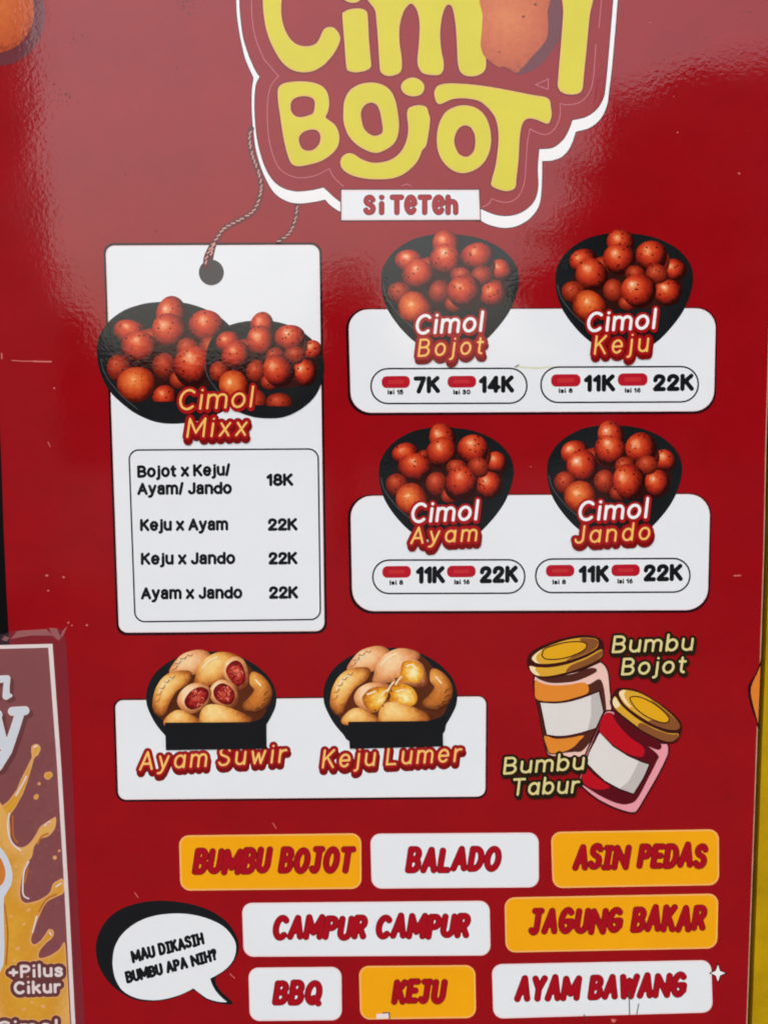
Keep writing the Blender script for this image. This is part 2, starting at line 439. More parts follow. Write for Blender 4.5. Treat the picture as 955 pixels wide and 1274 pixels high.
# ------------------------------------------------------------------ stroke lettering
def E(cx, cy, rx, ry, a0, a1, n=None):
    n = n or max(4, int(abs(a1 - a0) / 18))
    return [(cx + rx * math.cos(math.radians(a0 + (a1 - a0) * k / n)), cy + ry * math.sin(math.radians(a0 + (a1 - a0) * k / n))) for k in range(n + 1)]
def S(*p): return spline(p, 5, False)
XH = 0.70
def bowl_(cx, rx): return E(cx, XH / 2, rx, XH / 2, 0, 360)
GL = {
 'A': (.68, [[(0, 0), (.34, 1), (.68, 0)], [(.12, .32), (.56, .32)]]),
 'B': (.60, [[(0, 0), (0, 1), (.30, 1)] + E(.30, .76, .25, .24, 90, -90) + [(0, .52)], [(.30, .52)] + E(.32, .26, .28, .26, 90, -90) + [(0, 0)]]),
 'C': (.66, [E(.37, .5, .37, .5, 48, 312)]),
 'D': (.64, [[(0, 0), (0, 1), (.24, 1)] + E(.24, .5, .40, .5, 90, -90) + [(0, 0)]]),
 'E': (.50, [[(.5, 1), (0, 1), (0, 0), (.5, 0)], [(0, .52), (.42, .52)]]),
 'G': (.70, [E(.36, .5, .36, .5, 50, 345), [(.42, .46), (.70, .46), (.70, .2)]]),
 'H': (.62, [[(0, 0), (0, 1)], [(.62, 0), (.62, 1)], [(0, .5), (.62, .5)]]),
 'I': (0, [[(0, 0), (0, 1)]]),
 '|': (.34, [[(0, 1), (.34, 1)], [(.17, 1), (.17, 0)], [(0, 0), (.34, 0)]]),
 'J': (.44, [[(.44, 1), (.44, .24)] + E(.22, .24, .22, .24, 0, -170)]),
 '~': (.52, [[(.10, 1), (.52, 1)], [(.36, 1), (.36, .2)] + E(.18, .2, .18, .2, 0, -150)]),
 'K': (.60, [[(0, 0), (0, 1)], [(.56, 1), (0, .40)], [(.20, .60), (.60, 0)]]),
 'L': (.50, [[(0, 1), (0, 0), (.5, 0)]]),
 'M': (.92, [[(0, 0), (.02, 1), (.46, .22), (.90, 1), (.92, 0)]]),
 'N': (.80, [[(0, 0), (0, 1), (.80, 0), (.80, 1)]]),
 'O': (.72, [E(.36, .5, .36, .5, 0, 360)]),
 'P': (.56, [[(0, 0), (0, 1), (.30, 1)] + E(.30, .74, .26, .26, 90, -90) + [(0, .48)]]),
 'Q': (.72, [E(.36, .5, .36, .5, 0, 360), [(.44, .22), (.76, -.06)]]),
 'R': (.58, [[(0, 0), (0, 1), (.30, 1)] + E(.30, .75, .25, .25, 90, -90) + [(0, .5)], [(.26, .5), (.58, 0)]]),
 'S': (.56, [S((.53, .84), (.42, .97), (.26, 1), (.08, .93), (.02, .75), (.12, .60), (.30, .52), (.47, .42), (.55, .25), (.46, .06), (.27, 0), (.1, .03), (0, .15))]),
 'T': (.62, [[(0, 1), (.62, 1)], [(.31, 1), (.31, 0)]]),
 'U': (.62, [[(0, 1), (0, .3)] + E(.31, .31, .31, .31, 180, 360) + [(.62, 1)]]),
 'W': (.96, [[(0, 1), (.24, 0), (.48, .8), (.72, 0), (.96, 1)]]),
 'Y': (.64, [[(0, 1), (.32, .48), (.64, 1)], [(.32, .48), (.32, 0)]]),
 'a': (.54, [bowl_(.27, .27), [(.54, XH), (.54, 0)]]),
 '@': (.50, [S((.04, .54), (.12, .67), (.26, .70), (.40, .66), (.46, .52), (.46, 0)), S((.46, .40), (.28, .39), (.10, .33), (.02, .19), (.10, .03), (.24, .0), (.38, .07), (.46, .18))]),
 'b': (.54, [bowl_(.27, .27), [(0, 1.02), (0, 0)]]),
 'd': (.54, [bowl_(.27, .27), [(.54, 1.02), (.54, 0)]]),
 'e': (.54, [[(.03, .35), (.53, .35)] + E(.27, .35, .27, .35, 5, 318)]),
 'h': (.50, [[(0, 0), (0, 1.02)], [(0, .4)] + E(.25, .43, .25, .27, 165, 0) + [(.50, 0)]]),
 'i': (.06, [[(.03, 0), (.03, XH)], [(.03, .97), (.035, .975)]]),
 'j': (.16, [[(.13, XH), (.13, -.1)] + E(-.02, -.12, .15, .16, 0, -95), [(.13, .97), (.135, .975)]]),
 'k': (.48, [[(0, 0), (0, 1.02)], [(.44, .68), (0, .27)], [(.17, .42), (.48, 0)]]),
 'l': (.06, [[(.03, 0), (.03, 1.04)]]),
 'm': (.86, [[(0, 0), (0, XH)], [(0, .44)] + E(.215, .46, .215, .24, 165, 0) + [(.43, 0)], [(.43, .44)] + E(.645, .46, .215, .24, 165, 0) + [(.86, 0)]]),
 'n': (.50, [[(0, 0), (0, XH)], [(0, .42)] + E(.25, .44, .25, .26, 165, 0) + [(.50, 0)]]),
 'o': (.56, [bowl_(.28, .28)]),
 'r': (.30, [[(0, 0), (0, XH)], [(0, .42)] + E(.26, .40, .26, .29, 165, 72)]),
 's': (.44, [S((.42, .57), (.32, .68), (.18, .70), (.05, .64), (.03, .52), (.12, .41), (.28, .34), (.41, .25), (.41, .10), (.30, .01), (.16, 0), (.04, .04), (0, .13))]),
 't': (.34, [[(.13, .94), (.13, .16)] + E(.28, .16, .15, .16, 180, 275), [(0, XH), (.32, XH)]]),
 'u': (.50, [[(0, XH), (0, .25)] + E(.25, .26, .25, .26, 180, 345), [(.50, XH), (.50, 0)]]),
 'w': (.74, [[(0, XH), (.19, 0), (.37, .58), (.55, 0), (.74, XH)]]),
 'x': (.50, [[(0, XH), (.5, 0)], [(.5, XH), (0, 0)]]),
 'y': (.50, [[(0, XH), (.25, .02)], [(.50, XH), (.22, -.12), (.12, -.26), (-.02, -.28)]]),
 '0': (.60, [E(.30, .5, .30, .5, 0, 360)]),
 '1': (.26, [[(0, .76), (.24, 1), (.24, 0)]]),
 '2': (.56, [S((.02, .70), (.08, .92), (.28, 1), (.48, .92), (.53, .72), (.40, .48), (.18, .24), (.02, .02)) + [(.02, 0), (.56, 0)]]),
 '3': (.54, [S((.02, .82), (.12, .96), (.28, 1), (.46, .92), (.49, .74), (.40, .58), (.22, .54)), S((.22, .54), (.44, .48), (.54, .28), (.46, .06), (.26, 0), (.08, .05), (0, .2))]),
 '4': (.62, [[(.44, 0), (.44, 1), (0, .28), (.62, .28)]]),
 '5': (.54, [[(.50, 1), (.08, 1), (.04, .52)] + S((.04, .52), (.24, .62), (.46, .54), (.54, .32), (.46, .07), (.26, 0), (.08, .04), (0, .16))]),
 '6': (.56, [E(.28, .31, .28, .31, 0, 360), S((.44, 1), (.16, .78), (.02, .45), (.0, .31))]),
 '7': (.54, [[(0, 1), (.54, 1), (.20, 0)]]),
 '8': (.56, [E(.28, .76, .23, .24, 0, 360), E(.28, .27, .28, .27, 0, 360)]),
 '/': (.20, [[(0, -.04), (.20, 1.04)]]),
 '+': (.50, [[(0, .42), (.5, .42)], [(.25, .17), (.25, .67)]]),
 'î': (.06, [[(.03, 0), (.03, .58)], [(.03, 1.0), (.035, 1.0)]]),
 'ê': (.56, [[(.08, .50), (.50, .56)] + E(.28, .50, .28, .50, 12, 318)]),
 'ħ': (.52, [[(0, 0), (0, 1.0)], [(0, .4)] + E(.26, .42, .26, .30, 165, 0) + [(.52, 0)]]),
 '?': (.46, [S((0, .78), (.08, .95), (.24, 1), (.42, .92), (.44, .72), (.30, .54), (.23, .42), (.23, .3)), [(.23, .02), (.235, .025)]]),
}
def text_lines(s, p0, p1, cap, r, slant=0.0, gap=0.22, space=0.42, jit=0.0, seed=0, tall=1.0):
    """polylines in pixels; ink spans p0 (left end of the baseline) to p1 (right end)"""
    rnd = random.Random(seed + len(s))
    x = 0; items = []
    for ch in s:
        if ch == ' ':
            x += space - gap; continue
        w, g = GL[ch]
        if tall != 1 and ch in 'aemnouxyr@': g = [[(q[0], q[1] * tall) for q in l] for l in g]
        items.append((x, g)); x += w + gap
    total = x - gap
    p0, p1 = np.array(p0, float), np.array(p1, float)
    d = p1 - p0; L = np.linalg.norm(d); d = d / L
    n = np.array((d[1], -d[0]))                    # up
    sx = (L - 2 * r - slant * cap * 0.55) / total
    cy = cap - 2 * r
    out = []
    for x, g in items:
        oy = rnd.uniform(-jit, jit); ry = 1 + rnd.uniform(-jit, jit) * 0.05
        for line in g:
            out.append([tuple(p0 + d * (r + (x + q[0]) * sx + slant * (q[1] * cy)) + n * (r + q[1] * cy * ry + oy)) for q in line])
    return out
def lettering(name, lines, r, mat, parent, layer, step=0.5, clip=None):
    return field_mesh(name, stroke_field(lines, r, step), step, mat, parent, layer, clip=clip)
def shift(lines, dx, dy): return [[(p[0] + dx, p[1] + dy) + tuple(p[2:]) for p in l] for l in lines]
def duo(name, lines, r, core, edge, parent, layer, e=0.9, clip=None, step=0.5):
    """lettering whose outline is printed in a second ink: the outline is the part, the core lies on it in the same mesh"""
    a = stroke_field(lines, r, step)
    F = a[0]
    o = field_mesh(name, a, step, edge, parent, layer, clip=clip)
    c = field_mesh(name, (F + e, a[1], a[2]), step, core, parent, layer + 0.6, clip=(clip + e) if clip else None)
    if c is None: return o
    n0, p0 = len(o.data.vertices), len(o.data.polygons)
    V = [tuple(v.co) for v in o.data.vertices] + [tuple(v.co) for v in c.data.vertices]
    Fc = [tuple(p.vertices) for p in o.data.polygons] + [tuple(n0 + q for q in p.vertices) for p in c.data.polygons]
    me = bpy.data.meshes.new(name); me.from_pydata(V, [], Fc)
    me.materials.append(edge); me.materials.append(core)
    me.polygons.foreach_set('material_index', [0] * p0 + [1] * (len(Fc) - p0))
    old = o.data; o.data = me; bpy.data.meshes.remove(old)
    cm = c.data; bpy.data.objects.remove(c); bpy.data.meshes.remove(cm)
    return o

# ------------------------------------------------------------------ the setting
def simple(name, rgb, rough=0.8, var=0.2, scale=6.0, bump=0.0):
    if name in MATS: return MATS[name]
    m, nt, b = new_mat(name)
    g = nt.nodes.new('ShaderNodeNewGeometry')
    n = node(nt, 'ShaderNodeTexNoise', Scale=scale, Detail=6.0, Roughness=0.65)
    nt.links.new(g.outputs['Position'], n.inputs['Vector'])
    r = nt.nodes.new('ShaderNodeValToRGB')
    r.color_ramp.elements[0].position, r.color_ramp.elements[1].position = 0.3, 0.7
    r.color_ramp.elements[0].color = tuple(x * (1 - var) for x in rgb) + (1,)
    r.color_ramp.elements[1].color = tuple(x * (1 + var) for x in rgb) + (1,)
    nt.links.new(n.outputs['Fac'], r.inputs[0]); nt.links.new(r.outputs[0], b.inputs['Base Color'])
    b.inputs['Roughness'].default_value = rough
    if bump:
        bn = node(nt, 'ShaderNodeBump', Strength=1.0, Distance=bump)
        nt.links.new(n.outputs['Fac'], bn.inputs['Height']); nt.links.new(bn.outputs[0], b.inputs['Normal'])
    MATS[name] = m
    return m
def boxes(name, bs, mat, parent=None):
    V, Fc = [], []
    for (x0, y0, z0, x1, y1, z1) in bs:
        b = len(V)
        V += [(x, y, z) for z in (z0, z1) for y in (y0, y1) for x in (x0, x1)]
        Fc += [tuple(b + q for q in f) for f in ((0, 2, 3, 1), (4, 5, 7, 6), (0, 1, 5, 4), (2, 6, 7, 3), (0, 4, 6, 2), (1, 3, 7, 5))]
    me = bpy.data.meshes.new(name); me.from_pydata(V, [], Fc)
    return link(name, me, mat, parent)
def prism(name, front, depth, mat, parent=None):
    """closed slab: outline FRONT (3-D points, facing -Y) pushed back by DEPTH"""
    n = len(front)
    V = [tuple(p) for p in front] + [(p[0], p[1] + depth, p[2]) for p in front]
    xz = [(p[0], p[2]) for p in front]
    f = tuple(range(n)); bk = tuple(range(2 * n - 1, n - 1, -1))
    Fc = [f, bk] + [(k, n + k, n + (k + 1) % n, (k + 1) % n) for k in range(n)]
    if area(xz) < 0: Fc = [q[::-1] for q in Fc]
    me = bpy.data.meshes.new(name); me.from_pydata(V, [], Fc)
    return link(name, me, mat, parent)
g = boxes('ground', [(-60, -60, -0.3, 60, 3, 0.0)], simple('asphalt', (0.02, 0.0195, 0.019), 0.9, 0.3, 20.0, 0.004))
tag(g, kind='structure')
w = boxes('wall', [(-4.0, 0.26, 0.0, 4.0, 0.5, 3.2)], simple('dark void shade', (0.003, 0.003, 0.003), 0.8))  # near-black colour stands in for the shade of the void behind the board
tag(w, kind='structure')
w.data.materials[0].node_tree.nodes['Principled BSDF'].inputs['Specular IOR Level'].default_value = 0.1

# what the gloss mirrors: houses and trees across the lane, behind the camera
def opp(x, y, dist):
    q = P([(x, y)], plane=dist)[0]
    return (q[0], -dist, q[2])
def house(name, outline, dist, depth, label, wall_rgb):
    h = empty(name, (0, 0, 0))
    pts = [opp(x, y, dist) for x, y in outline]
    base = [(pts[-1][0], -dist, 0.0), (pts[0][0], -dist, 0.0)]
    prism('wall', [(p[0], -dist - depth, p[2]) for p in pts + base], depth, simple(name + ' render', wall_rgb, 0.9, 0.25, 1.5), h)
    xs = sorted((pts[0][0], pts[-1][0])); zt = min(p[2] for p in pts)
    gl = simple('dark window glass', (0.01, 0.011, 0.012), 0.1); wd = simple('brown shutter wood', (0.04, 0.025, 0.015), 0.6)
    k = 0
    x = xs[0] + 0.8
    while x + 1.2 < xs[1] and k < 6:
        f = boxes('window', [(x, -dist - 0.02, 1.0, x + 1.0, -dist + 0.05, 1.08), (x, -dist - 0.02, min(zt - .3, 2.1), x + 1.0, -dist + 0.05, min(zt - .22, 2.18)),
                             (x, -dist - 0.02, 1.083, x + 0.07, -dist + 0.05, min(zt - .303, 2.097)), (x + .93, -dist - 0.02, 1.083, x + 1.0, -dist + 0.05, min(zt - .303, 2.097))], wd, h)
        boxes('pane', [(x + .073, -dist - 0.01, 1.083, x + .927, -dist + 0.02, min(zt - .303, 2.097))], gl, f)
        x += 2.4; k += 1
    return tag(h, label, 'house')
house('low_house', [(775, 116), (870, 80), (955, 70), (1250, 60), (1500, 130)], 9.0, 0.8, 'low house with a sloping roof line across the lane', (0.16, 0.14, 0.14))
house('tall_house', [(-420, -260), (12, -260), (18, 80), (26, 200), (36, 300), (44, 330)], 8.0, 0.6, 'tall house end with rendered wall across the lane, left of the low one', (0.42, 0.36, 0.33))
def tree(x, y, dist, rx, rz, label, n=1500):
    t = empty('roadside_tree', (0, 0, 0))
    c = Vector(opp(x, y, dist))
    rnd = random.Random(int(x))
    V, Fc = [], []
    for _ in range(n):
        a, b_, q = rnd.uniform(0, 6.283), math.acos(rnd.uniform(-1, 1)), rnd.random() ** 0.4
        w_ = 1 + 0.22 * math.sin(3 * a + x) + 0.15 * math.sin(5 * b_)
        p = c + Vector((math.cos(a) * math.sin(b_) * rx * q * w_, math.sin(a) * math.sin(b_) * rx * q, math.cos(b_) * rz * q * w_))
        s = rnd.uniform(0.08, 0.2)
        u = Vector((rnd.uniform(-1, 1), rnd.uniform(-1, 1), rnd.uniform(-1, 1))).normalized() * s
        v = Vector((rnd.uniform(-1, 1), rnd.uniform(-1, 1), rnd.uniform(-1, 1))).normalized() * s
        k = len(V); V += [tuple(p), tuple(p + u), tuple(p + u + v * .7), tuple(p + v)]; Fc.append((k, k + 1, k + 2, k + 3))
    me = bpy.data.meshes.new('crown'); me.from_pydata(V, [], Fc)
    link('crown', me, simple('dark leaf', (0.02, 0.035, 0.012), 0.7, 0.5, 3.0), t)
    V, Fc = [], []
    for k in range(6):
        z = max(c.z, 0.5) * k / 5; r = 0.16 - 0.02 * k
        V += [(c.x + r * math.cos(a * .785), c.y + r * math.sin(a * .785), z) for a in range(8)]
    for k in range(5):
        for a in range(8): Fc.append((k * 8 + a, k * 8 + (a + 1) % 8, k * 8 + 8 + (a + 1) % 8, k * 8 + 8 + a))
    me = bpy.data.meshes.new('trunk'); me.from_pydata(V, [], Fc)
    link('trunk', me, simple('bark', (0.06, 0.04, 0.03), 0.9), t)
    return tag(t, label, 'tree', 'trees across the lane')
tree(800, 350, 7.5, 0.85, 1.05, 'bushy tree beside the low house across the lane')
tree(430, 440, 11.0, 0.45, 0.85, 'slim tree in the gap between the houses across the lane', 700)
tree(20, 440, 9.0, 0.65, 0.75, 'low bushy tree before the tall house across the lane', 900)
house('far_house', [(60, 452), (240, 448), (300, 456), (620, 452), (800, 450)], 24.0, 5.0, 'pale low house far down the gap between the houses', (0.10, 0.09, 0.085))

# ------------------------------------------------------------------ the menu board
board = empty('menu_board', (0, 0, 0))
tag(board, 'large glossy red snack menu board with yellow lettering, white price cards and bowl pictures', 'menu board')
edgeL = [(-22, -60), (-13, 200), (-4, 440), (1.5, 560), (5, 660), (8.6, 740), (12, 800), (30, 1330)]
edgeR = [(967, -60), (960, 300), (952.6, 560), (950.4, 680), (945.8, 820), (941.6, 920), (938.2, 1020), (929, 1274), (927, 1330)]
face = P(edgeL[::-1] + edgeR).tolist()
pb = prism('backing_panel', face, 0.014, RED, board)
trimM = simple('worn tan board edge', (0.50, 0.28, 0.17), 0.4, 0.25, 40.0)
rim = [(x - 1.5, y) for x, y in edgeR]
poly('edge_trim', edgeR + rim[::-1], trimM, board, 1)

# --- brand badge
a = Z(290, 0, 955 / 240); b = Z(530, 0, 955 / 250)
lo = a((15, -60), (16, 20), (22, 100), (35, 180), (60, 290), (101, 384))
lo2 = a((101, 390), (94, 440), (92, 500), (94, 570), (101, 650), (115, 750), (150, 860), (200, 950), (260, 993), (320, 1007), (390, 1001), (455, 988))
lo3 = a((455, 988), (475, 1010), (500, 1030), (528, 1047))
li3 = a((528, 1000), (500, 978), (470, 950), (446, 929))
li2 = a((446, 929), (390, 942), (310, 948), (240, 928), (190, 885), (150, 810), (120, 700), (108, 600), (105, 500), (112, 420), (131, 380))
li1 = a((131, 380), (110, 350), (75, 270), (48, 180), (35, 80), (31, 20), (30, -60))
O = lambda p, n=5: spline(p, n, False)
ro1 = b((262, 1050), (290, 1065), (330, 1077), (380, 1083), (440, 1070), (500, 1030), (537, 970), (548, 880), (550, 765))
ro2 = b((550, 765), (600, 762), (650, 740), (685, 695), (710, 626))
ro3 = b((710, 626), (780, 605), (830, 560), (858, 500), (868, 430), (886, 270), (913, -60))
ri3 = b((893, -60), (868, 240), (851, 420), (840, 470), (810, 520), (760, 556), (694, 572))
ri2 = b((694, 572), (680, 612), (650, 665), (600, 703), (537, 709))
ri1 = b((537, 709), (530, 800), (532, 890), (512, 958), (462, 1005), (400, 1026), (330, 1022), (262, 995))
rim_loop = O(lo) + O(lo2) + O(lo3) + O(ro1) + O(ro2) + O(ro3) + O(ri3) + O(ri2) + O(ri1) + O(li3) + O(li2) + O(li1)
badge = field_mesh('brand_badge', outline_field([rim_loop], 0.6, 0.9), 0.6, SHADOW, board, 1)
field_mesh('badge_rim', outline_field([rim_loop], 0.6), 0.6, PURE, badge, 2)
inner = [a((90, -40), (95, 100), (115, 200), (152, 292)), a((225, 378), (190, 420), (172, 490), (170, 600), (180, 700), (205, 790), (240, 845), (300, 875), (350, 880), (410, 868), (475, 835)),
         b((805, 210), (795, 350), (785, 410), (760, 460), (720, 490), (670, 498), (635, 492)), b((635, 492), (635, 550), (612, 608), (575, 638), (530, 632), (492, 612)),
         b((492, 612), (480, 680), (472, 800), (465, 870), (440, 930), (400, 958), (360, 960), (310, 945))]
lines = [O(q, 6) for q in inner] + [a((152, 292), (225, 378)), O(a((475, 835), (500, 880), (545, 922))), b((835, -40), (820, 130)), O(b((310, 945), (295, 970), (265, 985))), b((520, 403), (580, 375), (578, 425), (520, 403)), O(a((835, 920), (860, 912), (882, 922)))]
lettering('badge_inner_line', lines, 0.42, LINEP, badge, 2, 0.4)
letters = [
 (a((148, -20), (150, 60), (165, 150), (195, 230), (240, 305), (290, 345), (345, 358), (400, 350), (450, 320), (495, 270), (520, 225), (530, 190), (520, 160), (500, 138), (480, 133), (455, 140), (440, 160), (425, 195), (405, 218), (370, 228), (330, 225), (295, 205), (265, 165), (245, 110), (238, 50), (240, -20), (230, -60), (160, -60)), []),
 (a((540, 78), (548, 60), (580, 45), (630, 42), (658, 55), (666, 82), (672, 200), (682, 310), (678, 335), (655, 350), (610, 358), (575, 352), (560, 332), (551, 220)), []),
 (a((535, -30), (545, -5), (570, 10), (590, 14), (615, 10), (635, -10), (642, -35), (590, -70)), []),
 (a((696, -40), (705, 60), (715, 180), (725, 330), (735, 362), (765, 376), (800, 372), (828, 355), (835, 320), (832, 270), (824, 220), (822, 150), (832, 90), (850, 45), (878, 18), (900, 35), (915, 70), (922, 130), (918, 220), (911, 300), (920, 340), (945, 365)) +
  b((55, 357), (80, 335), (82, 290), (72, 240), (66, 160), (75, 80), (92, 32), (108, 22), (125, 40), (138, 110), (145, 200), (150, 300), (165, 345), (200, 362), (245, 358), (277, 335), (284, 290), (275, 150), (268, 40), (262, -40)), []),
 (b((655, -40), (650, 60), (640, 200), (625, 380), (628, 420), (650, 442), (690, 450), (725, 442), (742, 420), (748, 360), (760, 240), (775, 80), (787, -40)), []),
 (a((222, 440), (245, 415), (290, 405), (350, 403), (410, 412), (450, 435), (470, 470), (475, 510), (470, 550), (458, 580), (475, 595), (505, 620), (522, 655), (525, 690), (515, 730), (485, 765), (440, 795), (390, 812), (330, 823), (300, 818), (280, 795), (262, 740), (245, 660), (232, 570), (222, 500)),
  [a((285, 525), (290, 500), (315, 482), (350, 476), (385, 482), (402, 500), (403, 530), (395, 560), (370, 572), (335, 580), (305, 572), (288, 550)), a((325, 690), (335, 665), (360, 648), (395, 641), (420, 650), (432, 675), (428, 705), (412, 730), (385, 745), (355, 743), (335, 725))]),
 (a((545, 560), (550, 500), (575, 450), (620, 420), (680, 408), (735, 418), (775, 445), (800, 490), (815, 560), (820, 630), (808, 690), (780, 725), (740, 748), (705, 757), (660, 745), (610, 715), (570, 670), (548, 610)),
  [a((632, 570), (640, 535), (660, 515), (685, 508), (710, 520), (725, 550), (735, 600), (740, 640), (732, 662), (700, 672), (670, 660), (645, 630))]),
 (a((830, 430), (845, 400), (888, 383), (930, 400), (946, 430), (935, 462), (905, 476), (870, 474), (842, 458)), []),
 (a((860, 570), (865, 540), (885, 527), (920, 520), (955, 530)) + b((12, 540), (18, 565), (13, 620), (0, 690)) + a((935, 745), (910, 800), (860, 850), (800, 880), (720, 888), (640, 882), (575, 862), (540, 835), (530, 805), (540, 775), (570, 758), (600, 765), (640, 790), (690, 805), (740, 802), (790, 785), (830, 750), (855, 700), (866, 640)), []),
 (b((50, 660), (60, 590), (90, 535), (135, 508), (185, 500), (235, 512), (275, 545), (300, 600), (308, 660), (300, 720), (275, 770), (235, 805), (180, 823), (130, 812), (85, 775), (58, 725)),
  [b((133, 670), (142, 630), (160, 605), (185, 596), (210, 605), (228, 635), (233, 670), (228, 710), (212, 735), (188, 745), (160, 735), (142, 708))]),
 (b((38, 450), (42, 425), (60, 405), (110, 396), (200, 400), (300, 412), (400, 430), (500, 450), (560, 460), (585, 475), (592, 510), (595, 545), (588, 575), (575, 588), (550, 580), (520, 568), (490, 563), (465, 575), (450, 610), (442, 680), (438, 760), (428, 850), (425, 885), (410, 902), (375, 908), (330, 895), (308, 878), (312, 850), (330, 780), (342, 680), (340, 610), (325, 555), (290, 510), (250, 480), (190, 468), (130, 470), (85, 488), (65, 495), (48, 485)), []),
]
for out, holes in letters:
    lp = [spline(out, 5)] + [spline(h, 5) for h in holes]
    F, x0, y0 = outline_field(lp, 0.7)
    o = field_mesh('badge_letter', (F - 1.4, x0, y0), 0.7, DKRED2, badge, 2)
    # yellow face with a peach edge, same printed letter
    for mm, gr, ly in ((YELP, 0.0, 3), (YEL, 1.7, 4)):
        c = field_mesh('x', (F + gr, x0, y0), 0.7, mm, None, ly)
        n0 = len(o.data.vertices); np0 = len(o.data.polygons)
        V = [tuple(v.co) for v in o.data.vertices] + [tuple(v.co) for v in c.data.vertices]
        Fc = [tuple(p.vertices) for p in o.data.polygons] + [tuple(n0 + q for q in p.vertices) for p in c.data.polygons]
        mi = [p.material_index for p in o.data.polygons] + [len(o.data.materials)] * len(c.data.polygons)
        me = bpy.data.meshes.new('badge_letter'); me.from_pydata(V, [], Fc)
        for q in list(o.data.materials) + [mm]: me.materials.append(q)
        me.polygons.foreach_set('material_index', mi)
        o.data = me; bpy.data.objects.remove(c)
DUSK = ink('dusky mauve print', (112, 50, 58), 0.08)
shape('ball_shadow', b((560, -40), (620, -40), (642, 60), (632, 180), (590, 250), (545, 305), (490, 340), (425, 348), (400, 250)), DUSK, badge, 2)
shape('fried_ball', b((275, -40), (268, 80), (262, 160), (258, 215), (272, 260), (300, 290), (345, 320), (372, 318), (425, 346), (455, 325), (510, 262), (560, 205), (578, 150), (575, 60), (566, -40)), BIGBALL, badge, 6, art=True, step=0.8)
poly('name_banner', [(423.4, 235), (596.6, 235), (598.2, 274.6), (423.4, 275)], SHADOW, badge, 6)
card('name_banner', [(424.6, 236.2), (595.4, 236.2), (597, 273.4), (424.6, 274)], 0.8, WHITE, PINKW, badge, 7, 2.4)
zz = Z(440, 225, 955 / 170)
tl = text_lines('Sî', zz((68, 238))[0], zz((214, 238))[0], 24.8, 3.0, 0.0, 0.62, seed=2) + text_lines('TêTêħ', zz((252, 238))[0], zz((728, 238))[0], 25, 3.0, 0.0, 0.36, seed=3)
duo('banner_lettering', tl, 3.5, DKRED, DKRED2, badge, 8, 0.8)

# second ball printed at the top left corner, with its dark ring
ball2 = disc('fried_ball_picture', 2, 20, 53, 62, DUSK, board, 1, wob=0.02)
disc('fried_ball', -6, 12, 48, 55, BIGBALL, ball2, 2, wob=0.02)

# --- twisted strings of the tag
R1 = O([(312.6, 160), (310.5, 173), (314, 193), (321.4, 213.6), (325, 232), (321, 252), (313.7, 263.8), (301, 272), (288.7, 278.5), (278, 285), (269, 297.6), (262, 309), (256.5, 322), (257, 332)], 8)
R2 = O([(268, 300), (264.5, 309), (262, 321)], 6)
R3 = O([(369.7, 253), (368.8, 265.6), (365.3, 279.8), (358, 292), (346, 300.5)], 8)
ROPE = ink('rope brown print', (92, 40, 38), 0.1); ROPEL = ink('rope pink print', (222, 156, 144), 0.05)
def dashes(path, gap=6.2, L=2.0, ang=0.45):
    out = []; acc = 0
    for p, q in zip(path[:-1], path[1:]):
        d = math.hypot(q[0] - p[0], q[1] - p[1]); acc += d
        if acc >= gap:
            acc -= gap
            t = math.atan2(q[1] - p[1], q[0] - p[0]) + ang
            out.append([(p[0] - L * math.cos(t), p[1] - L * math.sin(t)), (p[0] + L * math.cos(t), p[1] + L * math.sin(t))])
    return out
rope = lettering('tag_string', [R1, R2], 3.4, ROPE, board, 5, 0.6)
lettering('string_twist', dashes(R1) + dashes(R2), 0.85, ROPEL, rope, 6, 0.4)
rope2 = lettering('tag_string', [R3], 3.0, ROPE, board, 1, 0.6)
lettering('string_twist', dashes(R3), 0.75, ROPEL, rope2, 2, 0.4)

# --- white hang tag with the mixed list
tc = [(131.5, 305.5), (397.2, 304.5), (403.6, 785.2), (148.2, 787.2)]
poly('tag_shadow', rounded([(128.6, 302.4), (400.2, 301.6), (406.8, 788.4), (145.2, 790.8)], 13), SHADOW, board, 1)
tagp = card('hang_tag', tc, 11, WHITE, PINKW, board, 2, 1.6)
disc('hole_edge', 263, 339, 16.6, 16.8, PURE, tagp, 3)
disc('tag_hole', 263, 339, 15.6, 16, GREY, tagp, 4)
frame_line('list_frame', [(159.6, 559.0), (396.6, 557.6), (399.6, 771.6), (167.4, 774.6)], 13, 1.9, BLACK, tagp, 3)
for s, p0, p1 in (('Bojot x Keju/', (171, 594.6), (286.6, 592)), ('Ay@m/ J@ndo', (171, 616), (288.6, 614.8)), ('Keju x Ay@m', (174.4, 661), (284, 660)), ('Keju x J@ndo', (175.4, 703), (292.8, 702)), ('Ay@m x J@ndo', (175.4, 746), (301.6, 745))):
    lettering('dish_lettering', text_lines(s, p0, p1, 15.4, 1.75, 0.0, 0.28, 0.62, tall=1.13), 1.85, BLACK, tagp, 3, 0.4)
for s, p0, p1 in (('18K', (331.6, 604.8), (364.6, 604.4)), ('22K', (333.2, 660.4), (370, 660)), ('22K', (334, 702.4), (370, 702)), ('22K', (334.6, 745), (370.8, 744.7))):
    lettering('price_lettering', text_lines(s, p0, p1, 15.4, 1.75, 0.0, 0.28), 2.0, BLACK, tagp, 3, 0.4)

